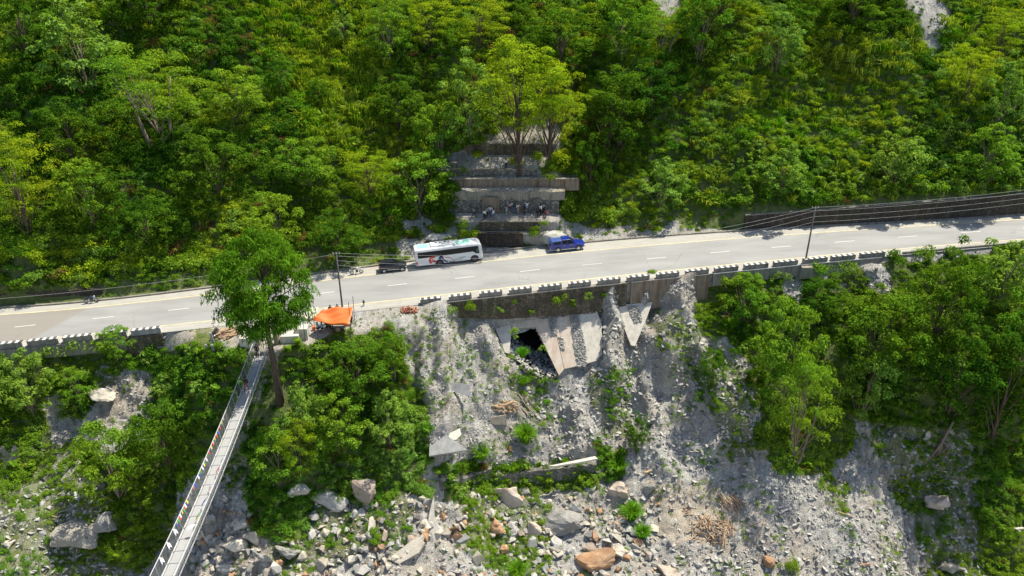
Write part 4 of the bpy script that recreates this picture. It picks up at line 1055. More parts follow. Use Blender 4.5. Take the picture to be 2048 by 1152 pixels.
# ------------------------------------------------------------------ walls
def wall_run(name, base, top, thick, mat, label, batter=.12, cap=None, parent=None, cat='wall', fwd=.3, capt=.12):
    """base/top: lists of points along the wall foot and head; front faces the viewer's side (-y)"""
    secs = []; capS = []
    for b_, t_ in zip(base, top):
        b_ = Vector(b_); t_ = Vector(t_); h = t_.z-b_.z
        secs.append([Vector((b_.x, b_.y-fwd-batter*h, b_.z-.5)), Vector((t_.x, t_.y-fwd, t_.z)), Vector((t_.x, t_.y+thick, t_.z)), Vector((b_.x, b_.y+thick, b_.z-.5))])
        capS.append([Vector((t_.x, t_.y-fwd-.06, t_.z+.003)), Vector((t_.x, t_.y-fwd-.06, t_.z+capt)), Vector((t_.x, t_.y+thick*.6, t_.z+capt)), Vector((t_.x, t_.y+thick*.6, t_.z+.003))])
    if name in ('check_dam', 'concrete_step'):
        for q in secs:
            j = random.uniform(-.10, .05); q[1].z += j; q[2].z += j; q[0].y -= random.uniform(0, .12)
    b = MB(); b.loft([q[::-1] for q in secs])
    if cap is None:
        o = b.build(name, mat, parent, fix=True)
        if parent is None: tag(o, label, cat)
        return o
    e = empty(name, secs[len(secs)//2][0]); loc = e.location.copy()
    sh = Matrix.Translation(-loc)
    b1 = MB(); b1.loft([q[::-1] for q in secs], sh); b1.build('wall_face', mat, e)
    b2 = MB(); b2.loft([q[::-1] for q in capS], sh); b2.build('coping', cap, e)
    tag(e, label, cat); return e
def edge_wall(name, p0, p1, hs, mat, label, cap=None, dz=-.05, **k):
    xs = np.arange(p0, p1+1, 12); base = []; top = []
    for x in xs:
        p = on_road(x, float(EDGE(x))+1.0); h = np.interp(x, [q[0] for q in hs], [q[1] for q in hs])
        top.append(p+Vector((0, 0, dz))); base.append(p-Vector((0, 0, h)))
    return wall_run(name, base, top, .5, mat, label, cap=cap, **k)
edge_wall('retaining_wall', 846, 1260, [(846, .9), (900, 1.7), (1000, 2.7), (1180, 3.3), (1260, 3.8)], M['masonry'], 'long stained stone retaining wall with plants on it, under the road above the drain', cap=M['concrete_dark'])
edge_wall('retaining_wall', 1262, 1424, [(1262, 3.8), (1424, 3.0)], M['concrete_rust'], 'brown concrete retaining wall with vertical joints, right of the stained stone wall', cap=M['concrete_dark'])
edge_wall('retaining_wall', 1426, 1768, [(1426, 1.3), (1768, .8)], M['concrete_dark'], 'low dark retaining wall under the guard blocks by the right utility pole', cap=M['concrete_grey'])
edge_wall('retaining_wall', -420, 252, [(-420, 1.1), (252, 1.2)], M['concrete_dark'], 'low dark retaining wall under the left guard blocks, mostly hidden by bushes')
edge_wall('retaining_wall', 254, 328, [(254, 3.0), (328, 3.4)], M['masonry'], 'mossy stone retaining wall under the last guard block of the left row')
# buttress ribs on the stone wall
def up_wall(name, p0, p1, t0, h0, h1, mat, label, **k):
    xs = np.arange(p0, p1+1, 15); base = []; top = []
    for x in xs:
        p = on_road(x, float(KERB(x))-t0); h = h0+(h1-h0)*(x-p0)/(p1-p0); base.append(p); top.append(p+Vector((0, .1, h)))
    return wall_run(name, base, top, .6, mat, label, batter=.1, **k)
up_wall('stone_wall', 1486, 2260, 4, 2.3, 3.7, M['masonry_dark'], 'long dark stone wall along the far side of the road at right', cap=M['concrete_dark'])
up_wall('stone_wall', -300, 215, 9, 2.4, 1.3, M['masonry_dark'], 'rough low stone wall on the far side of the road behind the blue motorcycle')
def gp(px, k):
    """foot (k-1) and head (k) of a step in the gully profile"""
    P = on_road(px, float(KERB(px))); y, z = P.y, P.z
    for i in range(k+1):
        py_, pz_ = y, z; y, z = solve(y, z, GR[i][1], GR[i][0], True)
        row = GR[i][0]
    def X(y_, z_): return ((px-1024)/FPX)*((y_-CY)*cp_-(z_-CZ)*sp_)
    return Vector((X(py_, pz_), py_, pz_)), Vector((X(y, z), y, z))
def check_dam(k, p0, p1, mat, label, cap=M['concrete'], name='check_dam', thick=.5, fwd=.25, slant=0):
    xs = np.arange(p0, p1+1, 10); B = []; T = []
    for x in xs:
        a, c = gp(x, k); 
        if slant: c.z -= slant*(x-p0)/(p1-p0)*(c.z-a.z)
        B.append(a); T.append(c)
    return wall_run(name, B, T, thick, mat, label, batter=.04, cap=cap, fwd=fwd)
check_dam(1, 956, 1048, M['masonry_dark'], 'lowest dark stone check dam beside the stream at the road edge', cap=M['masonry_dark'])
check_dam(3, 958, 1080, M['masonry'], 'stone check dam holding up the terrace where people stand')
check_dam(5, 898, 1125, M['masonry_pale'], 'tall pale-speckled stone check dam behind the group of people', cap=None)
check_dam(6, 900, 1138, M['concrete'], 'plain concrete band on top of the stone check dam behind the people', name='concrete_step', cap=None, thick=.9)
check_dam(8, 898, 1158, M['concrete_rust'], 'rust-stained concrete step with the widest span across the gully', name='concrete_step', cap=M['concrete'])
check_dam(10, 874, 1078, M['masonry_pale'], 'stone check dam just above the rust-stained concrete step', cap=M['concrete'])
check_dam(12, 935, 1112, M['masonry'], 'uppermost stone check dam, in front of the two gully trees', cap=None)
a, c = gp(982, 5)
b = MB(); b.box((0, 0, (c.z-a.z)/2), (2.6, .35, c.z-a.z+.05)); o = b.build('weir_slab', [M['concrete_rust']]); o.location = (a.x, a.y-.42, a.z); tag(o, 'rust-brown stained concrete spillway slab in the middle of the tall check dam', 'spillway')
P, n = hit(897, 337); b = MB(); b.box((0, 0, .5), (2.9, 1.4, 1.25)); o = b.build('gabion', M['masonry_pale'], bevel=.08); o.location = (P.x, P.y+.3, P.z-.1); tag(o, 'grey stone gabion box at the left end of the upper check dams', 'gabion')

# ------------------------------------------------------------------ guard blocks
def bands_mat():
    m, t, b = new_mat('bands'); sx = N(t, 'ShaderNodeSeparateXYZ'); L(t, N(t, 'ShaderNodeTexCoord').outputs['Object'], sx.inputs[0])
    k = math_(t, 'GREATER_THAN', math_(t, 'FRACT', math_(t, 'MULTIPLY', sx.outputs[0], 1/.82)), .5)
    w_ = noise(t, pos(t), 3, 6, .7)
    c = mixc(t, k, mixc(t, ramp(t, w_, [(.4, 0.), (.75, 1.)]), (.72, .71, .67), (.42, .40, .36)), mixc(t, ramp(t, w_, [(.4, 0.), (.75, 1.)]), (.06, .06, .06), (.20, .19, .18)))
    L(t, c, b.inputs['Base Color']); b.inputs['Roughness'].default_value = .8; return m
M['bands'] = bands_mat()
BL = []
for a_, b_ in [(-152, -88), (-80, -17), (-8, 47), (57, 119), (128, 187), (200, 255), (264, 323)]: BL.append((a_, b_, 'L'))
for a_, b_ in [(841, 882), (898, 943), (959, 1004), (1019, 1063), (1078, 1123), (1137, 1181), (1196, 1240), (1254, 1298), (1313, 1357), (1371, 1416), (1429, 1475), (1488, 1535), (1547, 1594), (1606, 1653), (1662, 1709), (1720, 1768)]: BL.append((a_, b_, 'R'))
ordn = ['first', 'second', 'third', 'fourth', 'fifth', 'sixth', 'seventh', 'eighth', 'ninth', 'tenth', 'eleventh', 'twelfth', 'thirteenth', 'fourteenth', 'fifteenth', 'sixteenth']
cnt = {'L': 0, 'R': 0}
for a_, b_, sd_ in BL:
    A = on_road(a_, float(EDGE(a_))+.5); B = on_road(b_, float(EDGE(b_))+.5); d = (B-A); Ln = d.length; cx = (A+B)/2
    e = empty('guard_block', cx+Vector((0, .1, 0)), (0, -math.asin(d.z/Ln), math.atan2(d.y, d.x)))
    bb = MB(); bb.box((0, 0, .33), (Ln, .55, .74)); body = bb.build('block_body', M['concrete_dark'] if sd_ == 'R' or a_ < 260 else M['concrete_grey'], e, bevel=.03)
    pb = MB(); pb.loft([[(x, y, z) for y, z in ((-.289, .66), (-.289, .735), (.289, .735), (.289, .12), (.276, .12), (.276, .66))] for x in (-Ln/2-.004, Ln/2+.004)]); pb.build('painted_bands', M['bands'], e)
    pb = MB(); pb.box((Ln/2+.012, 0, .34), (.012, .52, .60)); pb.build('sunlit_end', M['white_paint'], e)  # sunlight on the right-hand end, painted in as a white face
    cnt[sd_] += 1
    if sd_ == 'L':
        k = 7-cnt['L']; lb = ('last guard block of the left row, nearest the motorcycle and wood pile' if k == 0 else ordn[k]+' black-and-white guard block counted leftwards from the right end of the left row')
    else:
        k = cnt['R']-1; lb = ordn[k]+' black-and-white concrete guard block from the left end of the long row'
    tag(e, lb, 'guard block', 'black and white guard blocks along the road edge')
# low kerb at right, beyond the last block
b = MB(); secs = []
for x in np.arange(1806, 2300, 20):
    p = on_road(x, float(EDGE(x))+.5); secs.append([p+Vector(q) for q in ((0, 0, -.6), (0, 0, .3), (0, .3, .3), (0, .3, -.6))])
b.loft(secs); tag(b.build('low_parapet', M['concrete_dark']), 'low dark concrete parapet at the near road edge beyond the last guard block', 'parapet')
# small bollards
for px, r, lb in [(430, 646, 'short black-topped bollard at the near road edge beside the parked black motorcycle'), (728, 612, 'short black-topped bollard at the near road edge right of the tarp')]:
    p = on_road(px, r); e = empty('bollard', p); b = MB(); b.tube([(0, 0, 0), (0, 0, .45)], .13, 10); b.build('shaft', M['white_paint'], e)
    b = MB(); b.tube([(0, 0, .451), (0, 0, .8), (0, 0, .86)], [.14, .14, .06], 10); b.build('top', M['black_paint'], e); tag(e, lb, 'bollard', 'short bollards at the near road edge')
for px, r, h, lb in [(427, 688, 1.6, 'leaning grey concrete marker post below the black motorcycle'), (414, 699, .7, 'short white-topped stone post, left of two in the grass'), (427, 702, .9, 'short white-topped stone post, right of two in the grass')]:
    P, n = hit(px, r); b = MB(); b.box((0, 0, h/2-.2), (.36, .3, h+.4), top=.8); o = b.build('marker_post', M['concrete_grey'], bevel=.03); o.location = P; o.rotation_euler = (0, R(-4), .3); tag(o, lb, 'post')

# ------------------------------------------------------------------ concrete apron with drain
def ap_pt(px, row, off=0.0):
    v = (576-row)/FPX; ry, rz = cp_+v*sp_, -sp_+v*cp_
    y0, z0 = AP_Y, AP_Z+off; ta = math.tan(R(AP_ANG))
    # z0 - ta*(y0-(CY+s*ry)) = CZ+s*rz
    s = (z0-ta*(y0-CY)-CZ)/(rz-ta*ry); return Vector(((px-1024)/FPX*s, CY+s*ry, CZ+s*rz))
apr = empty('drain_apron', ap_pt(1110, 690)); sh = Matrix.Translation(-apr.location); dn = Vector((0, .28, -.28))
for poly in ([(986, 645), (1021, 641.5), (1023, 657), (1019, 707), (1010, 705)], [(1022, 641.5), (1082, 634.5), (1104, 631), (1128, 738), (1118, 751), (1071, 653), (1024, 656.5)], [(1104.8, 631), (1140, 626), (1166, 729), (1128.8, 737.5)], [(1140.8, 626), (1192, 617), (1204, 650), (1204, 709), (1194, 721), (1166.8, 728.5)],
             [(1236, 610), (1305, 604), (1292, 640), (1270, 692), (1262, 690), (1246, 650)]):
    P3 = [ap_pt(*q) for q in poly]; n = len(P3); b = MB()
    b.add([p for p in P3]+[p+dn for p in P3], [tuple(range(n))[::-1], tuple(range(n, 2*n))]+[(i, (i+1) % n, n+(i+1) % n, n+i) for i in range(n)], sh)
    b.build('slab', M['apron'] if poly[0][0] in (1022, 1104.8) else M['concrete_cream'], apr)
# headwall ledge on top of the apron
P3 = [ap_pt(x, float(np.interp(x, [986, 1082, 1192], [644, 633.5, 616]))) for x in (986, 1030, 1082, 1140, 1192)]
b = MB(); b.loft([[p+Vector(q) for q in ((0, -.12, .02), (0, -.12, .22), (0, .5, .22), (0, .5, .02))][::-1] for p in P3], sh); b.build('ledge', M['concrete_cream'], apr)
# box culvert behind the opening
HP = [ap_pt(*q) for q in [(1023, 657), (1071, 653), (1118, 751), (1088, 762), (1050, 742), (1019, 707)]]
bk = [Vector((p.x+.4, 7, max(p.z, -11.5))) for p in HP]; b = MB(); n = len(HP)
b.add([p+Vector((0, .02, 0)) for p in HP[:3]]+[p for p in bk[:3]], [(0, 1, 4, 3), (1, 2, 5, 4)], sh)
b.add([HP[5], HP[0], bk[0], bk[5]], [(0, 1, 2, 3)], sh); b.add(bk, [tuple(range(n))], sh); b.build('culvert_wall', M['concrete_dark'], apr)
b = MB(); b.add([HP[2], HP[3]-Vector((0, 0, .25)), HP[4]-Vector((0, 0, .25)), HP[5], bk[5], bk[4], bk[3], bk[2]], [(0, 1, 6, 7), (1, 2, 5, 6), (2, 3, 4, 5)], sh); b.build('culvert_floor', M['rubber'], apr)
tag(apr, 'sloping cream and pinkish concrete apron around the dark drain opening under the road', 'apron')
# rubble lying on the apron
ra = []; rs_ = []; ro = []
for (poly, nn_) in (([(1098, 634), (1112, 632), (1114, 668), (1104, 672)], 240), ([(1140, 628), (1156, 627), (1172, 700), (1174, 730), (1156, 733), (1148, 690)], 700), ([(1118, 672), (1126, 676), (1130, 700), (1122, 696)], 60), ([(1060, 630), (1130, 622), (1200, 612), (1200, 622), (1120, 634), (1085, 638)], 500), ([(1254, 612), (1276, 612), (1284, 640), (1270, 645)], 300)):
    xs_ = [p[0] for p in poly]; ys_ = [p[1] for p in poly]
    for _ in range(nn_*3):
        x, y = random.uniform(min(xs_), max(xs_)), random.uniform(min(ys_), max(ys_))
        if not inpoly(x, y, poly): continue
        ra.append(ap_pt(x, y, .05)); ro.append(pick(RK['shale'])); rs_.append(random.uniform(.08, .26))
for _ in range(500):
    u_, v_ = random.random(), .05+.95*random.random(); k_ = random.choice((2, 3, 4)); A_ = HP[k_].lerp(HP[k_+1], u_); B_ = bk[k_].lerp(bk[k_+1], u_); q_ = A_.lerp(B_, v_*.35); q_.z += random.uniform(-.1, .15)
    ra.append(q_); ro.append(pick(RK['shale'])); rs_.append(random.uniform(.1, .45))
tag(scatter('apron_rubble', [tuple(p) for p in ra], ro, rs_, tilt=.5), 'strips of grey rubble spilled over the concrete apron', 'rubble')

# broken concrete and masonry lower down
def slab_at(name, poly, mat, label, thick=.35, tilt=(0, .35, -.6), lift=.25, cat='slab'):
    c = (sum(p[0] for p in poly)/len(poly), sum(p[1] for p in poly)/len(poly)); P0, n = hit(*c); P0 = P0+Vector((0, -.2, lift))
    nrm = Vector(tilt if tilt else n).normalized(); pts = []
    for q in poly:
        u, a, b_ = ray(*q); d = Vector((u, a, b_)); t_ = (P0-ORG).dot(nrm)/d.dot(nrm); pts.append(ORG+d*t_)
    n_ = len(pts); b = MB(); dn_ = -nrm*thick*(1 if nrm.z > 0 else -1)
    b.add([p-P0 for p in pts]+[p-P0+dn_ for p in pts], [tuple(range(n_))[::-1], tuple(range(n_, 2*n_))]+[(i, (i+1) % n_, n_+(i+1) % n_, n_+i) for i in range(n_)])
    o = b.build(name, mat, bevel=.03); o.location = P0; return tag(o, label, cat)
slab_at('broken_slab', [(868, 768), (900, 764), (941, 769), (938, 792), (903, 782), (876, 782)], M['concrete_grey'], 'long broken concrete slab half buried high on the rubble slope', tilt=(0, -.8, .6))
slab_at('broken_slab', [(858, 912), (860, 864), (880, 860), (935, 900)], M['concrete_grey'], 'large tilted grey slab at the edge of the thicket', tilt=(-.1, -.5, .85), lift=.35)
slab_at('broken_slab', [(880, 876), (920, 856), (922, 870), (912, 880), (884, 879)], M['concrete_cream'], 'pale slab with a straight lower edge above the large tilted slab', tilt=(0, -.4, .9), lift=.5)
slab_at('broken_slab', [(867, 992), (870, 1040), (884, 1065), (880, 1085), (850, 1086), (858, 1030)], M['concrete_cream'], 'tall pale triangular slab standing in the rubble, lower left of centre', tilt=(.25, -.8, .55), lift=.8, thick=.6)
slab_at('broken_slab', [(775, 1118), (835, 1072), (850, 1085), (838, 1105), (798, 1128)], M['rock_cream'], 'flat pale rock slab left of the triangular slab', tilt=(0, -.6, .8), lift=.5, thick=1.0)
slab_at('concrete_chunk', [(975, 836), (1012, 830), (1014, 850), (990, 850), (968, 842)], M['concrete'], 'broken concrete chunk under the pale log pile', tilt=(.1, -.9, .4), lift=.5, thick=1.2, cat='concrete chunk')
slab_at('concrete_chunk', [(-30, 895), (30, 890), (36, 912), (20, 938), (-30, 935)], M['concrete'], 'squared pale concrete block at the left edge of the slope', tilt=(.1, -.8, .6), lift=.8, thick=2.2, cat='concrete block')
slab_at('rock_slab', [(120, 960), (155, 918), (160, 925), (130, 968)], M['rock_cream'], 'narrow pale rock slab leaning on the left slope', tilt=(0, -.7, .7), lift=.3, cat='rock')
def low_wall(pts, h, th, mat, label, tl=0):
    B = []; T = []
    for x, r in pts:
        P, n = hit(x, r); B.append(P-Vector((0, 0, .6))); T.append(P+Vector((0, .0, h)))
    xs_ = np.linspace(0, len(pts)-1, (len(pts)-1)*6+1); ip = lambda A: [A[int(min(k, len(A)-2))].lerp(A[int(min(k, len(A)-2))+1], k-int(min(k, len(A)-2))) for k in xs_]
    B = ip(B); T = ip(T)
    for i, t_ in enumerate(T): t_.z += random.uniform(-.15, .12)
    return wall_run('masonry_wall', B, T, th, mat, label, batter=.1, cap=None, fwd=.5)
low_wall([(992, 958), (1040, 952), (1100, 944), (1150, 940), (1192, 934)], .9, .8, M['masonry_pale'], 'low broken stone wall crossing the rubble above the boulders')
low_wall([(882, 962), (912, 968), (945, 958), (984, 944)], .9, .9, M['masonry_pale'], 'toppled stone wall piece left of the low broken wall')
slab_at('wall_coping', [(1095, 932), (1190, 912), (1196, 917), (1160, 924), (1110, 932)], M['concrete_cream'], 'pale concrete coping along the top of the low broken wall', tilt=(0, -.15, 1), lift=1.2, thick=.3, cat='coping')

# ------------------------------------------------------------------ boulders
BO = [(1190, 1128, 74, 58, 'rock_orange', 'largest boulder, orange-brown and blocky, near the bottom edge'), (1182, 1098, 30, 18, 'rock_pink', 'rounded reddish boulder resting on top of the largest orange boulder'),
      (1013, 1003, 52, 42, 'rock_pink', 'large pale pinkish boulder below the low broken wall'), (993, 1062, 36, 40, 'rock_orange', 'orange boulder in the middle of the boulder field'), (920, 1080, 30, 38, 'rock_orange', 'upright tan boulder right of the triangular slab'),
      (905, 1062, 22, 20, 'rock_orange', 'small orange boulder just above the upright tan one'), (1125, 1052, 82, 44, 'rock_grey', 'big craggy grey boulder in the middle of the boulder field'), (1062, 1062, 40, 36, 'rock_pink', 'brownish boulder left of the big craggy grey one'),
      (1145, 1022, 34, 26, 'rock_grey', 'pale grey boulder above the big craggy one'), (1010, 1105, 26, 28, 'rock_orange', 'reddish boulder at the bottom centre left of the grass clump'), (1240, 985, 42, 30, 'rock_pink', 'brown leaning boulder with a stick against it'),
      (1295, 985, 24, 48, 'rock_grey', 'upright grey stone near the thin standing stick'), (1240, 1108, 40, 30, 'rock_cream', 'cream boulder right of the largest orange boulder'), (1272, 1088, 24, 16, 'rock_orange', 'dark red-brown boulder right of the cream boulder'),
      (1242, 1038, 24, 14, 'rock_orange', 'small orange rock left of the tall grass clump'), (1050, 985, 22, 22, 'rock_grey', 'grey rock beside the large pinkish boulder'), (1180, 978, 30, 24, 'rock_grey', 'grey rock below the right end of the low wall'),
      (1335, 1150, 60, 26, 'rock_pink', 'dark-edged rock ledge at the bottom edge right of centre'), (1300, 1110, 22, 20, 'rock_pink', 'tan rock near the bottom edge, left of the driftwood'), (1535, 1125, 34, 30, 'rock_orange', 'brown rock left of the round bush at the bottom'),
      (1728, 1135, 36, 20, 'rock_orange', 'flat orange rock in the shaded scree at lower right'), (1470, 1090, 24, 18, 'rock_grey', 'grey rock right of the driftwood pile'), (1195, 945, 16, 10, 'rock_cream', 'small pale stone at the end of the low wall'),
      (470, 1100, 60, 46, 'rock_cream', 'large pale angular boulder just right of the bridge'), (505, 1080, 42, 36, 'rock_cream', 'pale boulder behind the large angular one'), (530, 1118, 40, 44, 'rock_grey', 'grey boulder at the bottom right of the bridge'),
      (480, 1050, 40, 24, 'rock_cream', 'slanting pale rock in the rock heap beside the bridge'), (500, 1025, 28, 18, 'rock_cream', 'small pale rock at the top of the heap beside the bridge'), (455, 1135, 50, 34, 'rock_grey', 'grey rock low beside the bridge at the bottom edge'),
      (575, 1105, 50, 30, 'rock_grey', 'grey slab-like rock below the thicket'), (560, 1130, 20, 26, 'rock_orange', 'small rusty red rock at the bottom left of centre'), (640, 1130, 40, 30, 'rock_cream', 'pale rock at the bottom edge below the thicket'),
      (725, 985, 60, 70, 'rock_pink', 'tall brownish rock face jutting out under the thicket'), (660, 1010, 70, 50, 'rock_grey', 'grey rock face under the thicket'), (600, 985, 50, 55, 'rock_grey', 'leaning grey rock under the left part of the thicket'),
      (145, 1075, 110, 70, 'rock_cream', 'very large pale rock outcrop at the lower left'), (210, 1050, 70, 50, 'rock_grey', 'grey rock outcrop beside the very large pale one'), (20, 1090, 30, 20, 'rock_cream', 'pale rock at the left edge near the bottom'),
      (205, 790, 60, 30, 'rock_cream', 'pale layered rock outcrop among the bushes at left'), (170, 905, 20, 14, 'rock_cream', 'pale rock on the left slope beside the leaning slab'), (1905, 1135, 50, 34, 'rock_cream', 'rounded pale rock at the bottom right below the cliff'),
      (1858, 880, 26, 50, 'rock_cream', 'upright pale rock spur on the right-hand cliff'), (1875, 1010, 44, 44, 'rock_pink', 'brown rock bulge on the right-hand cliff'), (2030, 1060, 26, 20, 'rock_cream', 'pale rock at the right edge'),
      (1395, 1130, 20, 14, 'rock_grey', 'grey rock at the bottom edge below the driftwood'), (1018, 900, 18, 14, 'rock_orange', 'small orange rock beside the largest grass clump'), (895, 1152, 34, 20, 'rock_orange', 'orange rock at the bottom edge left of centre'),
      (960, 1150, 26, 18, 'rock_orange', 'reddish rock at the bottom edge beside the grass clump'), (1135, 1150, 26, 24, 'rock_pink', 'tan rock left of the largest orange boulder'), (1210, 1150, 30, 16, 'rock_pink', 'pale tan rock in front of the largest orange boulder'),
      (1100, 1110, 22, 20, 'rock_pink', 'tan rock below the big craggy grey boulder'), (828, 690, 20, 40, 'rock_cream', 'pale rock sticking out at the rim of the thicket'), (845, 725, 16, 22, 'rock_pink', 'brown stone embedded high in the rubble wall')]
BM = {}
for i, (px, r, wp, hp, mt, lb) in enumerate(BO):
    me = hull_rock('boulder', M[mt], 300+i, 3, .24, .85, 13 if wp > 40 else 10)
    if i < 20: wp *= 1.2; hp *= 1.2
    P, n = hit(px, min(r, 1150)); mp = m_per_px(P); o = bpy.data.objects.new('boulder', me); o.location = P+Vector((0, 0, hp*mp*.12))
    o.scale = (wp*mp*.56, wp*mp*.5, hp*mp*.62); o.rotation_euler = (random.uniform(-.3, .3), random.uniform(-.3, .3), random.uniform(-.4, .4)); link(o)
    tag(o, lb, 'boulder' if wp > 24 else 'rock', 'boulders on the lower slope')
# mounds behind the bus
for i, (px, r, wp, hp, lb) in enumerate([(876, 476, 60, 26, 'rounded grey gravel mound behind the bus, right one of two'), (825, 490, 50, 20, 'grey gravel mound behind the back of the bus, left one of two'), (1105, 476, 60, 36, 'grey debris mound between the stream and the blue pickup')]):
    me = hull_rock('gravel_mound', M['gravel'], 700+i, 3, .1, .8, 26); P, n = hit(px, r); mp = m_per_px(P)
    o = bpy.data.objects.new('gravel_mound', me); o.location = P; o.scale = (wp*mp*.55, wp*mp*.4, hp*mp*.55); link(o); tag(o, lb, 'mound')

# ------------------------------------------------------------------ logs
def log_mesh(seed, mat, L_=1.0, r=.05):
    random.seed(seed); b = MB(); pts = [(L_*(i/4-.5), random.uniform(-.04, .04)*L_, random.uniform(-.04, .04)*L_) for i in range(5)]
    b.tube(pts, [r*random.uniform(.75, 1.1) for _ in pts], 7); return b.mesh('log', mat, True)
LG = {k: [log_mesh(i, M[k], 1, .075) for i in range(4)] for k in ('wood', 'wood_grey', 'wood_red')}
def log_pile(px, row, n_, wpx, hpx, ln, rad, kinds, label, group, ang=(0, 6.28), up=.25, stack=.3):
    for i in range(n_):
        q = random.uniform(0, 6.28); f = math.sqrt(random.random()); x = px+math.cos(q)*f*wpx/2; r = row+math.sin(q)*f*hpx/2; P, n = hit(x, r)
        o = bpy.data.objects.new('log', random.choice(LG[random.choice(kinds)])); l = random.uniform(*ln); o.scale = (l, rad/.075*random.uniform(.7, 1.3), rad/.075*random.uniform(.7, 1.3))
        o.location = P+Vector((0, 0, rad+stack*(1-f)*random.random())); a_ = random.uniform(*ang)
        sl = math.atan2(-n.y, n.z); rot = Matrix.Rotation(sl*.9, 4, 'X') @ Matrix.Rotation(a_, 4, 'Z') @ Matrix.Rotation(random.uniform(-up, up), 4, 'Y')
        o.rotation_euler = rot.to_euler(); link(o); tag(o, label, 'log', group)
random.seed(5)
log_pile(455, 668, 46, 46, 16, (1.2, 2.4), .07, ['wood', 'wood', 'wood_grey'], 'pale split log in the heap between the black motorcycle and the tall tree', 'firewood heap by the bridge head', (.2, 1.2), .2, .7)
log_pile(818, 622, 85, 34, 10, (.5, .9), .07, ['wood_red', 'wood_red', 'wood'], 'short red-barked log in the stack on the rubble rim below the road', 'red logs stacked on the rubble rim', (1.2, 2.0), .7, .5)
log_pile(1012, 816, 26, 34, 20, (1.3, 2.4), .11, ['wood', 'wood', 'wood_grey'], 'pale log in the pile on the broken concrete chunk', 'logs on the concrete chunk', (-.9, .6), .3, .6)
log_pile(1052, 808, 4, 26, 24, (1.6, 3), .09, ['wood_grey'], 'single grey log lying right of the concrete chunk', 'stray logs beside the drain', (-1.0, -.7), .1, .1)
log_pile(1425, 1062, 95, 84, 54, (.9, 2.2), .06, ['wood', 'wood_grey', 'wood'], 'pale stick in the large driftwood heap right of centre near the bottom', 'large driftwood heap', (0, 6.28), .3, .5)
log_pile(1462, 1010, 36, 44, 36, (1.0, 2.2), .07, ['wood_grey', 'wood'], 'brown stick in the smaller driftwood heap above the large one', 'smaller driftwood heap', (-1.4, -.6), .2, .3)
log_pile(1375, 1020, 9, 16, 26, (.9, 1.5), .06, ['wood', 'wood_grey'], 'short stick in the little row left of the driftwood heaps', 'little row of sticks', (-.2, .2), .1, .1)
log_pile(1330, 1000, 12, 60, 40, (.6, 1.4), .03, ['wood'], 'thin pale twig scattered on the sandy rubble left of the driftwood', 'scattered twigs')
for px, r, ln, a_, rd, lb in [(1300, 943, 2.2, .6, .16, 'thick pale log lying above the upright grey stone'), (1685, 1028, 2.1, -.35, .11, 'single straight pale log on the scree at lower right'), (1530, 1040, 2.2, 1.0, .05, 'thin bent stick right of the driftwood heaps'), (1210, 1150, 1.0, .2, .05, 'small stick by the largest orange boulder'), (95, 1030, 2.6, -.2, .06, 'dead branch lying on the left slope')]:
    P, n = hit(px, min(r, 1148)); o = bpy.data.objects.new('log', LG['wood'][px % 4]); o.scale = (ln, rd/.075, rd/.075); o.location = P+Vector((0, 0, rd)); o.rotation_euler = (0, .1, a_); link(o); tag(o, lb, 'log')
for px, r, h, lb in [(1232, 1003, 2.6, 'thin dead stick standing upright against the brown boulder'), (1308, 1010, 2.3, 'bent dead stick standing beside the upright grey stone')]:
    P, n = hit(px, r); b = MB(); b.tube([(0, 0, -.2), (.05, -.1, h*.5), (-.1, -.15, h)], [.07, .05, .03], 6); o = b.build('dead_stick', M['wood_grey']); o.location = P; tag(o, lb, 'stick')
# exposed trunk with roots on the right-hand cliff
P, n = hit(1880, 880); b = MB(); rg = random.Random(4)
b.tube([(-.6, -.5, -2), (-.3, -.4, -.8), (0, 0, .3), (.6, .3, 1.8), (1.0, .5, 3.0)], [.1, .16, .22, .18, .12], 8)
for i in range(7): b.tube([(0, 0, .4), (rg.uniform(-1, 1), -.5, -.6), (rg.uniform(-1.8, 1.2), -.8, -rg.uniform(1.5, 3.2))], [.14, .1, .03], 6)
o = b.build('exposed_roots', M['bark_pale'], smooth=True); o.location = P+Vector((0, -.5, 0)); tag(o, 'bare leaning trunk with exposed roots clinging to the right-hand cliff', 'tree stump')

# ------------------------------------------------------------------ vehicles
def vehicle_frame(a, b_, wb, rear_x, half_w):
    """a,b_: picture positions of the near-side rear and front wheel contacts; returns location and rotation"""
    A = on_road(*a, .03); B = on_road(*b_, .03); d = (B-A).normalized(); rz = math.atan2(d.y, d.x)
    mid = (A+B)/2; left = Vector((-d.y, d.x, 0)).normalized()
    c = mid+left*half_w-d*(rear_x+wb/2); return c, (0, -math.asin(d.z), rz), (B-A).length
def rring(hw, zb, zt, r, n=4, rb=.08):
    """rounded body cross-section in y,z"""
    p = [(-hw+rb, zb), (-hw, zb+rb)]
    for i in range(n+1):
        q = math.pi/2*i/n; p.append((-hw+r-r*math.cos(q), zt-r+r*math.sin(q)))
    p2 = [(-y, z) for y, z in p[::-1]]; return p+p2
def wheel(parent, x, y, r, wd, rim, name='wheel'):
    e = MB(); s = 1 if y > 0 else -1
    e.tube([(0, -wd/2, 0), (0, -wd/2+.03, 0), (0, wd/2-.03, 0), (0, wd/2, 0)], [r*.93, r, r, r*.93], 20)
    w_ = e.build(name, M['rubber'], parent); w_.location = (x, y, r)
    f = MB(); f.tube([(0, s*(wd/2+.003), 0), (0, s*(wd/2+.02), 0)], [r*.64, r*.56], 16)
    for k in range(5):
        q = k*math.pi*2/5; f.box((math.cos(q)*r*.3, s*(wd/2+.03), math.sin(q)*r*.3), (.05, .02, .05))
    f.build('rim', rim, w_); return w_
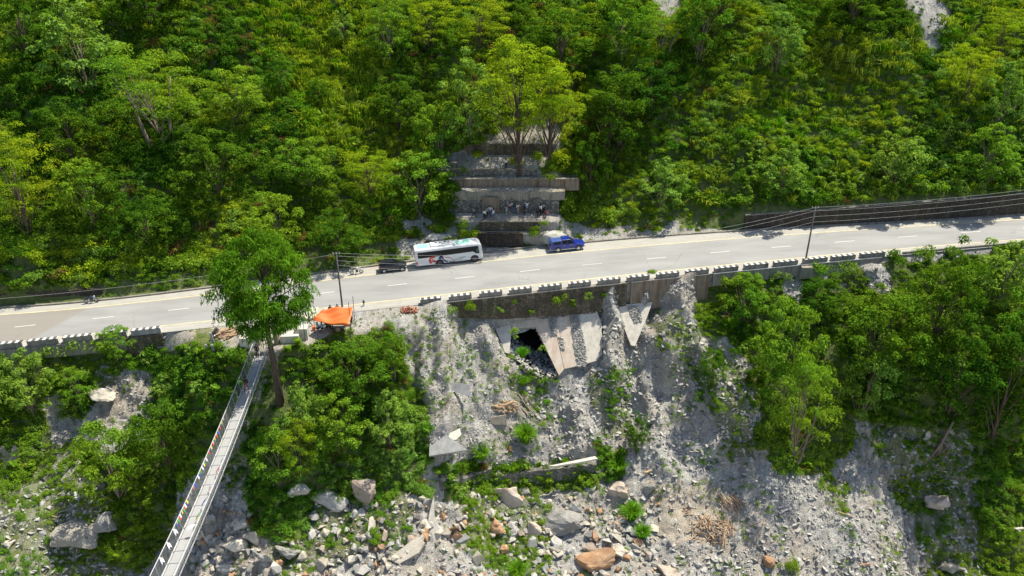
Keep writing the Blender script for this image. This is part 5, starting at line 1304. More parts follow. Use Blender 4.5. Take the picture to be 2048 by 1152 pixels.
# bus -----------------------------------------------------------------
loc, rot, wl = vehicle_frame((878.6, 532.5), (951, 523.3), 5.1, -1.45, 1.18); print('bus wheelbase px->m', wl)
bus = empty('bus', loc, rot); tag(bus, 'white bus with red and navy swooshes parked on the far shoulder', 'bus')
S = [(-4.86, 1.0, .5, 2.55, .3), (-4.80, 1.12, .42, 2.78, .3), (-4.5, 1.17, .36, 2.88, .28), (3.6, 1.17, .36, 2.88, .28), (4.3, 1.16, .36, 2.84, .32), (4.65, 1.10, .38, 2.70, .36), (4.82, 1.0, .42, 2.30, .4), (4.90, .9, .48, 1.5, .4)]
b = MB(); b.loft([[(x, y, z) for y, z in rring(hw, zb, zt, r)] for x, hw, zb, zt, r in S]); b.build('body', M['bus_white'], bus, smooth=False)
def yside(b, poly, s, y0=1.178, t=.012): b.prism(poly if s < 0 else poly, 'y', s*y0 if s > 0 else -y0-t, s*y0+t if s > 0 else -y0)
for s in (-1, 1):
    b = MB(); yside(b, [(-4.45, 1.55), (-4.45, 2.45), (4.0, 2.45), (4.30, 2.38), (4.42, 1.28), (3.95, 1.28), (3.45, 1.66), (-4.2, 1.55)], s); g_ = b.build('side_glass', M['glass'], bus)
    for xx in (-2.9, -1.2, .5, 2.2, 3.1):
        q = MB(); q.box((xx, s*1.195, 2.0), (.04, .012, .86)); q.build('window_bar', M['black'], g_)
    b = MB(); yside(b, [(-4.0, 2.62), (-4.0, 2.5), (4.0, 2.5), (4.0, 2.62)], s, 1.165, .02); b.build('gutter', M['bus_white'], bus)
b = MB(); yside(b, [(4.0, 1.45), (4.02, 2.1), (4.22, 2.05), (4.3, 1.4)], -1, 1.192); b.build('driver_curtain', M['glass_green'], bus)
b = MB(); b.add([(4.68, -.98, 2.45), (4.68, .98, 2.45), (4.905, .85, 1.35), (4.905, -.85, 1.35)], [(0, 1, 2, 3)]); b.add([(4.70, -.98, 2.46), (4.70, .98, 2.46), (4.93, .85, 1.35), (4.93, -.85, 1.35)], [(0, 1, 2, 3)]); b.build('windscreen', M['glass'], bus)
b = MB(); b.box((-4.85, 0, 2.1), (.04, 1.5, .6)); b.build('rear_window', M['glass'], bus)
b = MB(); b.loft([[(x, y, z) for y, z in ((-.8, 2.86), (-.72, 3.08), (.72, 3.08), (.8, 2.86))] for x in (-2.45, -2.3, .7, .95)]); b.build('air_conditioner', M['bus_white'], bus)
b = MB(); 
for i, xx in enumerate((-1.6, -1.0, -.3, .25)): b.tube([(xx, .3, 3.078), (xx, .3, 3.10)], .16, 10)
b.build('fan_grille', M['black'], bus)
for x0, x1 in ((-4.35, -2.75), (1.2, 3.3)):
    b = MB(); b.box(((x0+x1)/2, .05, 2.885), (x1-x0, 1.45, .02)); b.build('mint_roof_panel', M['mint'], bus)
b = MB(); b.box((2.0, .35, 2.92), (.75, .6, .08), top=.9); b.build('roof_hatch', M['bus_white'], bus, bevel=.02)
b = MB(); b.box((3.9, .1, 2.87), (.7, 1.3, .03)); b.build('roof_hatch', M['moto_white'], bus)
for x in (-1.45, 3.65):
    for s in (-1, 1):
        b = MB(); b.prism([(x+.62*math.cos(q), .46+.62*math.sin(q)) for q in np.linspace(-.25, math.pi+.25, 14)], 'y', s*1.10 if s > 0 else -1.186, 1.186 if s > 0 else -1.10); b.build('wheel_arch', M['black'], bus)
        wheel(bus, x, s*1.07, .48, .28, M['rim_dark'])
def arc_poly(cx, cz, r0, r1, a0, a1, n=12, off=(0, 0)):
    A = [(cx+r0*math.cos(a), cz+r0*math.sin(a)) for a in np.linspace(a0, a1, n)]; B = [(cx+off[0]+r1*math.cos(a), cz+off[1]+r1*math.sin(a)) for a in np.linspace(a1, a0, n)]; return A+B
def decal(name, polys, mat, z_=1.186):
    for pl in polys:
        b = MB(); n = len(pl)//2
        fr = [(x, -z_-.006, z) for x, z in pl]
        b.add(fr, [(i, i+1, len(pl)-2-i, len(pl)-1-i) for i in range(n-1)]); b.build(name, mat, bus)
decal('red_swoosh', [arc_poly(-2.35, 1.05, .62, .36, 1.25, 4.1, off=(.10, .02)), arc_poly(-1.95, 1.0, .55, .44, 1.8, 3.3), [(-2.55, .95), (-2.1, 1.1), (-2.0, .98), (-1.92, .5), (-2.12, .72), (-2.4, .78)]], M['red'])
decal('navy_swoosh', [arc_poly(-.95, 1.05, .62, .34, 1.7, 3.9, off=(.14, .03)), arc_poly(-.2, 1.35, .85, .72, 3.0, 4.6, off=(.05, .05)), arc_poly(-.75, 1.0, .34, .27, 2.0, 3.9), [(-.1, .62), (.3, .55), (.75, .52), (.9, .56), (.85, .47), (.35, .46), (-.05, .5)]], M['navy'])
decal('red_line', [[(-.75, 1.35), (-.2, 1.28), (.35, 1.0), (.7, .6), (.72, .45), (.66, .45), (.62, .6), (.25, .93), (-.25, 1.2), (-.75, 1.28)]], M['red'])
for i in range(3):       # lettering too small to read in the photograph: grey blocks of letters
    for j in range(9 if i else 6):
        b = MB(); b.box((.65+j*.155+(.0 if i else .9), -1.19, .98-i*.15), (.10, .008, .10 if i else .13)); b.build('small_lettering', M['grey_paint'], bus)
b = MB(); yside(b, [(-4.78, 1.15), (-4.55, .95), (-4.52, .62), (-4.78, .62)], -1, 1.172, .02); b.build('tail_light', M['red'], bus)
b = MB(); yside(b, [(-4.78, 1.15), (-4.55, .95), (-4.52, .62), (-4.78, .62)], 1, 1.172, .02); b.build('tail_light', M['red'], bus)
for s in (-1, 1):
    b = MB(); b.box((4.84, s*.72, .78), (.12, .34, .2)); b.build('headlight', M['light'], bus, bevel=.03)
    b = MB(); b.tube([(4.6, s*1.05, 2.35), (5.0, s*1.22, 2.42), (5.28, s*1.28, 2.3), (5.34, s*1.28, 2.05)], .035, 6); m_ = b.build('mirror_arm', M['black'], bus); q = MB(); q.box((5.33, s*1.28, 1.82), (.1, .22, .42)); q.build('mirror', M['black'], m_, bevel=.03)
b = MB(); b.box((4.86, 0, .42), (.14, 1.9, .26)); b.build('front_bumper', M['bus_white'], bus, bevel=.03)

# cars ----------------------------------------------------------------
def car(name, loc, rot, L_, W, body, roofm, prof, house, wheels, r, rim, label, cat, extra=None):
    e = empty(name, loc, rot); tag(e, label, cat)
    b = MB(); b.loft([[(x, y, z) for y, z in rring(w_, zb, zt, rr, 3, .06)] for x, w_, zb, zt, rr in prof]); b.build('body', body, e, smooth=False, bevel=.015)
    # greenhouse
    H = house; b = MB(); b.loft([[(x, -wb, z0), (x, -wt, z1), (x, wt, z1), (x, wb, z0)] for x, wb, wt, z0, z1 in H]); g_ = b.build('windows', M['glass'], e)
    xs = [q for q in H if q[4]-q[3] > .3]
    b = MB(); b.loft([[(x, -wt-.015, z1-.05), (x, -wt*.9, z1+.035), (x, wt*.9, z1+.035), (x, wt+.015, z1-.05)] for x, wb, wt, z0, z1 in xs]); b.build('roof', roofm, e, bevel=.01)
    for s in (-1, 1):
        n = len(xs)
        for (p, q) in [(H[0], H[1]), (H[-1], H[-2])]+[(xs[k],)*2 for k in range(1, n-1)]:
            c = MB(); c.tube([(p[0], s*(p[1]+.004), p[3] if p is not q else p[3]-.02), (q[0], s*(q[2]+.01), q[4]-.02)], .045, 5); c.build('pillar', body, e)
    for x in wheels:
        for s in (-1, 1):
            c = MB(); c.prism([(x+(r+.09)*math.cos(q), r+(r+.09)*math.sin(q)) for q in np.linspace(-.2, math.pi+.2, 12)], 'y', s*(W/2-.12) if s > 0 else -(W/2+.012), (W/2+.012) if s > 0 else -(W/2-.12)); c.build('wheel_arch', M['black'], e)
            wheel(e, x, s*(W/2-.09), r, .22, rim)
    F = prof[-1][0]; Bk = prof[0][0]
    for s in (-1, 1):
        c = MB(); c.box((F-.13, s*(W/2-.24), prof[-1][3]-.14), (.2, .34, .14)); c.build('headlight', M['light'], e, bevel=.03)
        c = MB(); c.box((Bk+.10, s*(W/2-.12), .98), (.2, .2, .26)); c.build('tail_light', M['red'], e, bevel=.03)
        c = MB(); c.box((H[-1][0]-.45, s*(W/2+.09), 1.05), (.14, .18, .12)); c.build('mirror', body, e, bevel=.03)
        c = MB(); c.box((0, s*(W/2+.004), .42), (wheels[1]-wheels[0]-2*r-.25, .03, .07)); c.build('side_sill', M['silver'], e)
    if extra: extra(e)
    return e
loc, rot, wl = vehicle_frame((769, 546.3), (805, 542.3), 2.55, -1.25, .83); print('hatch', wl)
car('hatchback', loc, rot, 4.0, 1.74, M['charcoal'], M['charcoal'],
    [(-1.98, .70, .32, .95, .1), (-1.92, .82, .26, 1.06, .1), (-1.5, .87, .24, 1.05, .1), (.7, .87, .24, 1.02, .1), (1.2, .86, .24, .98, .14), (1.75, .80, .26, .88, .16), (1.98, .66, .32, .74, .12)],
    [(-1.93, .72, .70, 1.0, 1.02), (-1.62, .78, .64, 1.0, 1.48), (-.5, .80, .64, 1.0, 1.55), (.05, .80, .64, 1.0, 1.52), (.85, .76, .72, .98, 1.0)], (-1.25, 1.30), .32, M['rim'],
    'small dark charcoal hatchback parked behind the bus', 'car')
loc, rot, wl = vehicle_frame((1116.5, 504.6), (1157.5, 500.6), 3.1, -1.5, .9); print('pickup', wl)
def cano(e):
    b = MB(); b.loft([[(x, y, z) for y, z in ((-w_, 1.1), (-w_+.1, zt-.08), (-w_+.2, zt), (w_-.2, zt), (w_-.1, zt-.08), (w_, 1.1))] for x, w_, zt in ((-2.58, .8, 1.5), (-2.35, .86, 1.72), (-1.0, .86, 1.76), (-.92, .86, 1.74))]); c = b.build('canopy', M['canopy_blue'], e, bevel=.02)
    for s in (-1, 1):
        q = MB(); q.prism([(-2.2, 1.22), (-2.05, 1.55), (-1.1, 1.6), (-1.05, 1.22)], 'y', s*.80 if s > 0 else -.868, .868 if s > 0 else -.80); q.build('canopy_window', M['glass'], c)
        q = MB(); q.box((-.2, s*.78, 1.83), (1.2, .04, .04)); q.build('roof_rail', M['silver'], e)
        for xx in (-.55, .4): q = MB(); q.box((xx, s*.945, 1.02), (.16, .03, .04)); q.build('door_handle', M['silver'], e)
    q = MB(); q.add([(-2.6, -.66, 1.15), (-2.6, .66, 1.15), (-2.43, .62, 1.6), (-2.43, -.62, 1.6)], [(0, 3, 2, 1)]); q.build('rear_glass', M['glass'], c)
    q = MB(); q.box((-2.62, 0, .55), (.14, 1.7, .16)); q.build('rear_bumper', M['silver'], e, bevel=.02)
car('pickup_truck', loc, rot, 5.2, 1.88, M['blue_paint'], M['blue_paint'],
    [(-2.60, .84, .48, 1.12, .06), (-2.55, .92, .42, 1.14, .06), (-.9, .93, .40, 1.15, .08), (.9, .93, .40, 1.16, .12), (1.6, .92, .40, 1.13, .2), (2.3, .86, .42, 1.02, .22), (2.6, .70, .48, .86, .16)],
    [(-.9, .84, .72, 1.12, 1.70), (-.85, .84, .72, 1.12, 1.76), (-.05, .84, .72, 1.12, 1.80), (.35, .84, .72, 1.12, 1.76), (1.12, .82, .76, 1.12, 1.14)], (-1.5, 1.55), .39, M['rim'],
    'dark blue pickup truck with a canopy over its bed on the far shoulder', 'pickup truck', cano)

# motorcycles ---------------------------------------------------------
def motorcycle(loc, rot, tank, wheelm, label):
    e = empty('motorcycle', loc, rot); tag(e, label, 'motorcycle')
    for nm, x in (('rear_wheel', -.66), ('front_wheel', .68)):
        b = MB(); n = 22; secs = []
        for i in range(n+1):
            a = 2*math.pi*i/n; secs.append([(math.cos(a)*(.25+.055*math.cos(q)), .055*math.sin(q), math.sin(a)*(.25+.055*math.cos(q))) for q in np.linspace(0, 2*math.pi, 7)[:-1]])
        b.loft(secs, cap=False); w_ = b.build(nm, M['rubber'], e); w_.location = (x, 0, .305)
        f = MB(); f.tube([(0, -.05, 0), (0, .05, 0)], .06, 10)
        for k in range(6): a = k*math.pi/3; f.tube([(0, 0, 0), (.2*math.cos(a), 0, .2*math.sin(a))], .018, 5)
        f.build('rim', wheelm, w_)
    b = MB(); b.loft([[(x, y, z) for y, z in ((-w_, z0), (-w_*.9, z1-.05), (0, z1), (w_*.9, z1-.05), (w_, z0))] for x, w_, z0, z1 in ((-.05, .09, .72, .86), (.1, .15, .70, .97), (.32, .15, .72, 1.0), (.48, .08, .76, .9))]); b.build('fuel_tank', tank, e, smooth=True)
    b = MB(); b.loft([[(x, -w_, z), (x, -w_, z+.08), (x, w_, z+.08), (x, w_, z)] for x, w_, z in ((-.85, .07, .86), (-.6, .13, .80), (-.2, .12, .74), (.0, .08, .76))]); b.build('seat', M['black'], e, bevel=.02)
    b = MB(); b.loft([[(x, -w_, z), (x, -w_, z+h), (x, w_, z+h), (x, w_, z)] for x, w_, z, h in ((-.92, .05, .78, .08), (-.6, .10, .62, .16), (-.25, .08, .58, .14))]); b.build('tail_panel', tank, e)
    b = MB(); b.box((.08, 0, .46), (.38, .26, .34)); b.tube([(.08, 0, .5), (.2, 0, .68)], .13, 8); b.build('engine', M['rim_dark'], e, bevel=.03)
    b = MB()
    for s in (-1, 1): b.tube([(.68, s*.09, .31), (.48, s*.09, .95)], .026, 6)
    b.build('fork', M['silver'], e)
    b = MB(); b.tube([(.30, -.36, 1.08), (.42, -.2, 1.1), (.46, 0, 1.04), (.42, .2, 1.1), (.30, .36, 1.08)], .022, 6); h_ = b.build('handlebar', M['black'], e)
    for s in (-1, 1): q = MB(); q.tube([(.4, s*.26, 1.1), (.42, s*.3, 1.24)], .012, 5); q.ball((.42, s*.32, 1.28), (.03, .07, .05)); q.build('mirror', M['black'], h_)
    b = MB(); b.ball((.56, 0, .93), (.1, .1, .12)); b.build('headlamp', M['light'], e, smooth=True)
    b = MB(); b.tube([(.1, -.14, .3), (-.3, -.17, .34), (-.85, -.18, .46)], [.03, .05, .06], 8); b.build('exhaust', M['silver'], e, smooth=True)
    b = MB(); b.loft([[(x, -.07, z), (x, 0, z+.03), (x, .07, z)] for x, z in ((.38, .52), (.5, .62), (.68, .66), (.86, .6))], cap=False); b.build('mudguard', tank, e)
    b = MB(); b.tube([(-.1, .1, .3), (-.15, .3, .02)], .018, 5); b.build('side_stand', M['black'], e); return e
def moto_at(a, b_, tank, wm, label):
    A = on_road(*a, .03); B = on_road(*b_, .03); d = (B-A).normalized()
    return motorcycle((A+B)/2, (R(-8)*0, -math.asin(d.z), math.atan2(d.y, d.x)), tank, wm, label)
moto_at((703.5, 549), (723.5, 546.2), M['moto_white'], M['moto_white'], 'white and black motorcycle parked behind the dark hatchback')
moto_at((173.5, 606.6), (193.5, 604.6), M['moto_blue'], M['silver'], 'blue motorcycle parked alone on the far shoulder at left')
P, n = hit(432, 672); e = motorcycle(P, (0, 0, R(84)), M['black'], M['rim_dark'], 'black motorcycle parked on the gravel left of the pale wood heap')

# ------------------------------------------------------------------ poles and wires
def pole(px, row, top, label, r0=.13):
    P, n = hit(px, row); mp = m_per_px(P); h = (row-top)*mp/math.cos(PITCH+math.atan((.5*(row+top)-576)/FPX)); e = empty('utility_pole', P)
    b = MB(); b.tube([(0, 0, -.5), (0, 0, h)], [r0, r0*.6], 10); b.build('shaft', M['pole_metal'], e, smooth=True)
    q = MB(); q.box((0, 0, h-.12), (.9, .08, .08)); a_ = q.build('cross_arm', M['pole_metal'], e)
    for k in (-.4, 0, .4): q = MB(); q.tube([(k, 0, h-.08), (k, 0, h+.1)], .04, 6); q.build('insulator', M['white_paint'], a_)
    tag(e, label, 'utility pole', 'utility poles along the near road edge'); return Vector((P.x, P.y, P.z)), h
PR, hr = pole(1610, 526, 417, 'tall utility pole among the guard blocks at right, with wires to both sides')
PLf, hl = pole(684.6, 614, 508, 'utility pole behind the orange tarp, left one of two')
b = MB(); b.box((0, 0, -.6), (2.0, 1.2, 1.6), top=.8); o = b.build('pole_footing', M['concrete']); o.location = PR+Vector((0, -.9, -.3)); tag(o, 'pale concrete footing at the foot of the right utility pole', 'footing')
def wire(A, B, sag, label, name='power_line', r=.009, n=28):
    pts = [A.lerp(B, i/n)-Vector((0, 0, sag*4*(i/n)*(1-i/n))) for i in range(n+1)]; b = MB(); b.tube(pts, r, 4, cap=False); o = b.build(name, M['cable']); return tag(o, label, 'wire', 'overhead wires')
dirr = (PR-PLf)
for k, dz in enumerate((0, .5, 1.3, 2.1)):
    wire(PLf+Vector((0, 0, hl-dz*.8)), PR+Vector((0, 0, hr-dz)), 2.6+dz*.3, 'thin %s wire spanning between the two utility poles' % ('top', 'second', 'third', 'lowest')[k])
    wire(PR+Vector((0, 0, hr-dz)), PR+Vector((62, 13.0, 2.6+hr-dz)), 1.2, 'thin %s wire running from the right utility pole out of the picture' % ('top', 'second', 'third', 'lowest')[k])
wire(PLf+Vector((0, 0, hl-.1)), PLf+Vector((-62, -10.0, -2.6+hl)), 1.6, 'thin wire running left from the left utility pole')

# ------------------------------------------------------------------ tarp shelter
TP = {}
P0, n = hit(668, 660); zf = P0.z
def on_plane(px, row, z): u, a, b_ = ray(px, row); d = (z-CZ)/b_; return Vector((u*d, CY+a*d, z))
# corners in picture: back-left (643,617) back-right (705,613) front-right (697,650) front-left (627,641)
g = 14; C = {'bl': on_plane(645, 618, zf+2.5), 'br': on_plane(706, 613, zf+2.9), 'fr': on_plane(698, 649, zf+2.1), 'fl': on_plane(626, 641, zf+1.7)}
te = empty('tarp_shelter', P0); tag(te, 'orange tarp shelter on thin poles at the near road edge, people beneath it', 'shelter')
V = []; 
for i in range(g+1):
    for j in range(g+1):
        s, t_ = i/g, j/g; p = C['fl'].lerp(C['fr'], s).lerp(C['bl'].lerp(C['br'], s), t_)
        sg = -.55*math.sin(math.pi*t_)*math.sin(math.pi*s)*.5+.10*math.sin(9*s+4*t_)+.06*math.sin(17*t_-6*s)
        ridge_ = .5*max(0, 1-abs((1-t_)-.85*(1-s)*1.0-.0)*5)*(1-s)*.6
        V.append(p+Vector((0, 0, sg+ridge_))-P0)
F = [(i*(g+1)+j, (i+1)*(g+1)+j, (i+1)*(g+1)+j+1, i*(g+1)+j+1) for i in range(g) for j in range(g)]
b = MB(); b.add(V, F)
# hanging front hem
hem = [V[i*(g+1)] for i in range(g+1)]; b.add([h for h in hem]+[h-Vector((0, .05, .38*(i/g))) for i, h in enumerate(hem)], [(i, i+1, g+2+i, g+1+i) for i in range(g)])
o = b.build('tarp', M['tarp'], te, smooth=True); md = o.modifiers.new('thickness', 'SOLIDIFY'); md.thickness = .02
for nm, h in (('bl', 2.5), ('br', 4.0), ('fr', 2.1), ('fl', 1.7)):
    c = C[nm]; q = MB(); z0 = drop(c.x, c.y); q.tube([Vector((c.x, c.y, min(z0, zf)-.1))-P0, Vector((c.x+.1, c.y, zf+h+(.3 if nm == 'br' else 0)))-P0], .035, 6); q.build('pole', M['bark'], te)
for (px, r, tp, lb) in [(703, 666, 606, 'thin standing pole right of the orange tarp'), (611, 683, 636, 'thin dark pole standing at the concrete steps'), (707, 648, 618, 'thin leaning pole behind the orange tarp')]:
    P, n = hit(px, r); mp = m_per_px(P); h = (r-tp)*mp/.87; b = MB(); b.tube([(0, 0, -.2), (.02, 0, h)], .035, 6); o = b.build('thin_pole', M['bark']); o.location = P; tag(o, lb, 'pole')
b = MB(); b.box((0, 0, .8), (2.6, 1.2, .06)); b.box((-1.2, -.5, .4), (.06, .06, .8)); b.box((1.2, -.5, .4), (.06, .06, .8)); b.box((-1.2, .5, .4), (.06, .06, .8)); b.box((1.2, .5, .4), (.06, .06, .8)); o = b.build('wooden_table', M['wood_grey']); P, n = hit(674, 655); o.location = P; tag(o, 'rough table in the shade under the orange tarp', 'table')
P, n = hit(676, 663); b = MB(); b.ball((0, 0, .25), (.32, .32, .28)); o = b.build('basket', M['wood_grey'], smooth=True); o.location = P; tag(o, 'round brown basket on the grass in front of the tarp', 'basket')
P, n = hit(628, 660); b = MB(); b.tube([(0, 0, 0), (0, 0, .5)], .22, 12); o = b.build('orange_bucket', M['tarp']); o.location = P; tag(o, 'small orange-red bucket left of the people under the tarp', 'bucket')

# ------------------------------------------------------------------ bridge head
def block(name, pxc, rowb, w_, d_, h_, mat, label, cat, yaw=.08, dz=0, parent=None, bev=.04):
    P, n = hit(pxc, rowb); b = MB(); b.box((0, d_/2, h_/2-.4), (w_, d_, h_+.8)); o = b.build(name, mat, bevel=bev); o.location = P+Vector((0, 0, dz)); o.rotation_euler = (0, 0, yaw); return tag(o, label, cat)
block('anchor_block', 497, 697, 1.9, 2.4, 1.4, M['concrete_cream'], 'left concrete anchor block of the suspension bridge, streaked', 'anchor block')
block('anchor_block', 580, 687, 2.2, 2.0, 1.0, M['concrete_cream'], 'right concrete anchor block of the suspension bridge beside the tall trunk', 'anchor block')
block('concrete_pylon', 516, 692, .5, .6, 2.2, M['concrete'], 'left short concrete post of the bridge head', 'post')
block('concrete_pylon', 553, 690, .5, .6, 2.4, M['concrete_rust'], 'right short brown concrete post of the bridge head', 'post')
block('concrete_box', 604, 680, 1.5, 1.3, 1.5, M['concrete_cream'], 'pale open-sided concrete box right of the bridge head', 'concrete box')
block('concrete_steps', 602, 642, 3.6, 3.0, .35, M['concrete_cream'], 'low pale concrete landing between the road and the bridge head', 'landing')
P, n = hit(588, 664); b = MB()
for i in range(12): b.add([(-1.1+i*.18, -.55, .03*(i % 2)), (-1.1+(i+1)*.18, -.55, .03*((i+1) % 2)), (-1.1+(i+1)*.18, .75, .03*((i+1) % 2)), (-1.1+i*.18, .75, .03*(i % 2))], [(0, 1, 2, 3)])
o = b.build('corrugated_sheet', M['sheet_blue']); o.location = P+Vector((0, .6, .95)); o.rotation_euler = (.22, 0, .1); tag(o, 'blue-grey corrugated metal sheet lying on the right anchor block', 'metal sheet')
# bridge
zt_ = drop(-28.5, -14.0); Tp = on_plane(525, 703, -2.3); Bt = on_plane(331.5, 1146, -1.0); ax = (Bt-Tp); Lb = ax.length; ax2 = Vector((ax.x, ax.y, 0)).normalized(); sd2 = Vector((-ax2.y, ax2.x, 0))
end = Tp+ax*1.45
br = empty('suspension_bridge', Tp); tag(br, 'long narrow metal footbridge hung on cables, running down to the bottom edge', 'footbridge')
NB = int(Lb*1.45/1.42); 
def bp(s, off=0, z=0): 
    q = Tp.lerp(end, s); q = q+sd2*off+Vector((0, 0, z-1.1*math.sin(math.pi*min(1, s*1.02)))); return q-Tp
sdR = 1 if sd2.x > 0 else -1       # sign that points to the right of the picture
HWD = .52
for o0, o1 in ((-HWD, .17*sdR), (.20*sdR, HWD)):
    lo, hi = sorted((o0, o1)); b = MB(); b.loft([[bp(i/60, lo), bp(i/60, lo, .06), bp(i/60, hi, .06), bp(i/60, hi)] for i in range(61)]); b.build('deck_panel', M['deck'], br)
for i in range(NB):
    s = (i+.5)/NB; b = MB(); b.tube([bp(s, -.82, -.02), bp(s, .82, -.02)], .05, 6); b.tube([bp(s, -.62, .085), bp(s, .62, .085)], .022, 5); b.build('cross_beam', M['steel'], br)
for s_ in (-1, 1):
    b = MB(); b.tube([bp(i/60, s_*.92, 1.25) for i in range(61)], .035, 6, cap=False); b.build('handrail_cable', M['cable'], br)
    b = MB(); b.tube([bp(i/60, s_*.72, -.03) for i in range(61)], .03, 6, cap=False); b.tube([bp(i/60, s_*.66, -.06) for i in range(61)], .03, 6, cap=False); b.build('deck_cable', M['cable'], br)
    b = MB()
    for i in range(NB):
        s = (i+.5)/NB; b.tube([bp(s, s_*.80, 0), bp(s, s_*.92, 1.25)], .014, 4, cap=False)
    o = b.build('hangers', M['cable'], br); tag(o, kind='stuff')
    # diamond wire netting between deck and handrail
    V = []; F = []; n_ = 700; w2 = .006
    for dirn in (-1, 1):
        for i in range(n_):
            s0 = i/n_; s1 = s0+dirn*.7/(Lb*1.45); k = len(V)
            if not 0 <= s1 <= 1: continue
            V += [bp(s0, s_*.78, .02), bp(s0+w2*2/(Lb*1.45), s_*.78, .02), bp(s1+w2*2/(Lb*1.45), s_*.92, 1.24), bp(s1, s_*.92, 1.24)]; F.append((k, k+1, k+2, k+3))
    b = MB(); b.add(V, F); o = b.build('netting', M['wire'], br, fix=False); tag(o, kind='stuff')
# main stays from the head
for x0, r0, z0 in ((524, 655, 1.8), (540, 662, 1.8)):
    A = on_plane(x0, r0, -1.0+z0*.3); wire(A, Tp+Vector((-.9 if x0 < 530 else .9, 0, .1)), .0, 'steel stay cable slanting down to the bridge head, %s one' % ('left' if x0 < 530 else 'right'), 'stay_cable', .045, 4)
# netting colours and flags
flagc = ['cloth_fblue', 'cloth_fwhite', 'cloth_fred', 'cloth_fgreen', 'cloth_fyellow']
def flag_string(s0, s1, side, n_, z, size, label, seed, lean=.0, gaps=()):
    rg = random.Random(seed); e = empty('prayer_flag_string', Tp); tag(e, label, 'prayer flags')
    b = MB(); b.tube([bp(s0+(s1-s0)*i/40, side, z-.05*abs(math.sin(i*.6))) for i in range(41)], .01, 4, cap=False); b.build('string', M['cable'], e)
    for i in range(n_):
        if i in gaps: continue
        s = s0+(s1-s0)*(i+.1)/n_; s2 = s+(s1-s0)/n_*.82; zz = z-.05*abs(math.sin(i*.9)); d1 = rg.uniform(-.15, .15)+lean
        b = MB(); P_ = [bp(s, side, zz), bp(s2, side, zz), bp((s*.6+s2*.4), side+d1*.6, zz-size*.5), bp(s2, side+d1*.5, zz-size*.5), bp(s, side+d1, zz-size), bp(s2, side+d1*.8, zz-size)]
        P_[2] = bp(s, side+d1*.6, zz-size*.5); b.add(P_, [(0, 1, 3, 2), (2, 3, 5, 4)]); b.build('flag', M[flagc[i % 5]], e)
def s_at(row):       # parameter along the bridge for a picture row of its handrail
    best = min(np.linspace(0, 1, 600), key=lambda s: abs(proj(np.array(bp(s, 0, .6)+Tp))[1]-row)); return float(best)
LS = -.92*sdR
flag_string(s_at(838), s_at(1062), LS, 62, 1.26, .38, 'string of small coloured prayer flags along the left handrail of the bridge', 3)
flag_string(s_at(925), s_at(1050), -LS*.86, 15, 1.28, .8, 'shorter string of larger prayer flags along the right handrail of the bridge', 9, lean=.45*sdR*-1, gaps=(3, 4, 8))
for row, sde, lb in ((1068, LS, 'white scarf tied to the left handrail just below the prayer flags'), (1095, LS, 'small white scarf on the left handrail, second from the flags'), (1125, LS, 'white forked scarf on the left handrail near the bottom edge'), (1060, -LS, 'white scarf streaming from the right handrail below the large flags')):
    s = s_at(row); b = MB(); p = bp(s, sde, 1.25); dr = Vector((.55 if row != 1060 else -.9, -.3, -.25))
    q = Vector((.0, -.18, -.08)); b.add([p, p+dr*.5+q*.7, p+dr, p+dr*.5-q*.7], [(0, 1, 2, 3)]); b.add([p, p+dr*.35+q, p+dr*.8+q*1.6, p+dr*.4-q*.2], [(0, 1, 2, 3)])
    o = b.build('white_scarf', M['cloth_fwhite']); o.location = Tp; tag(o, lb, 'scarf')

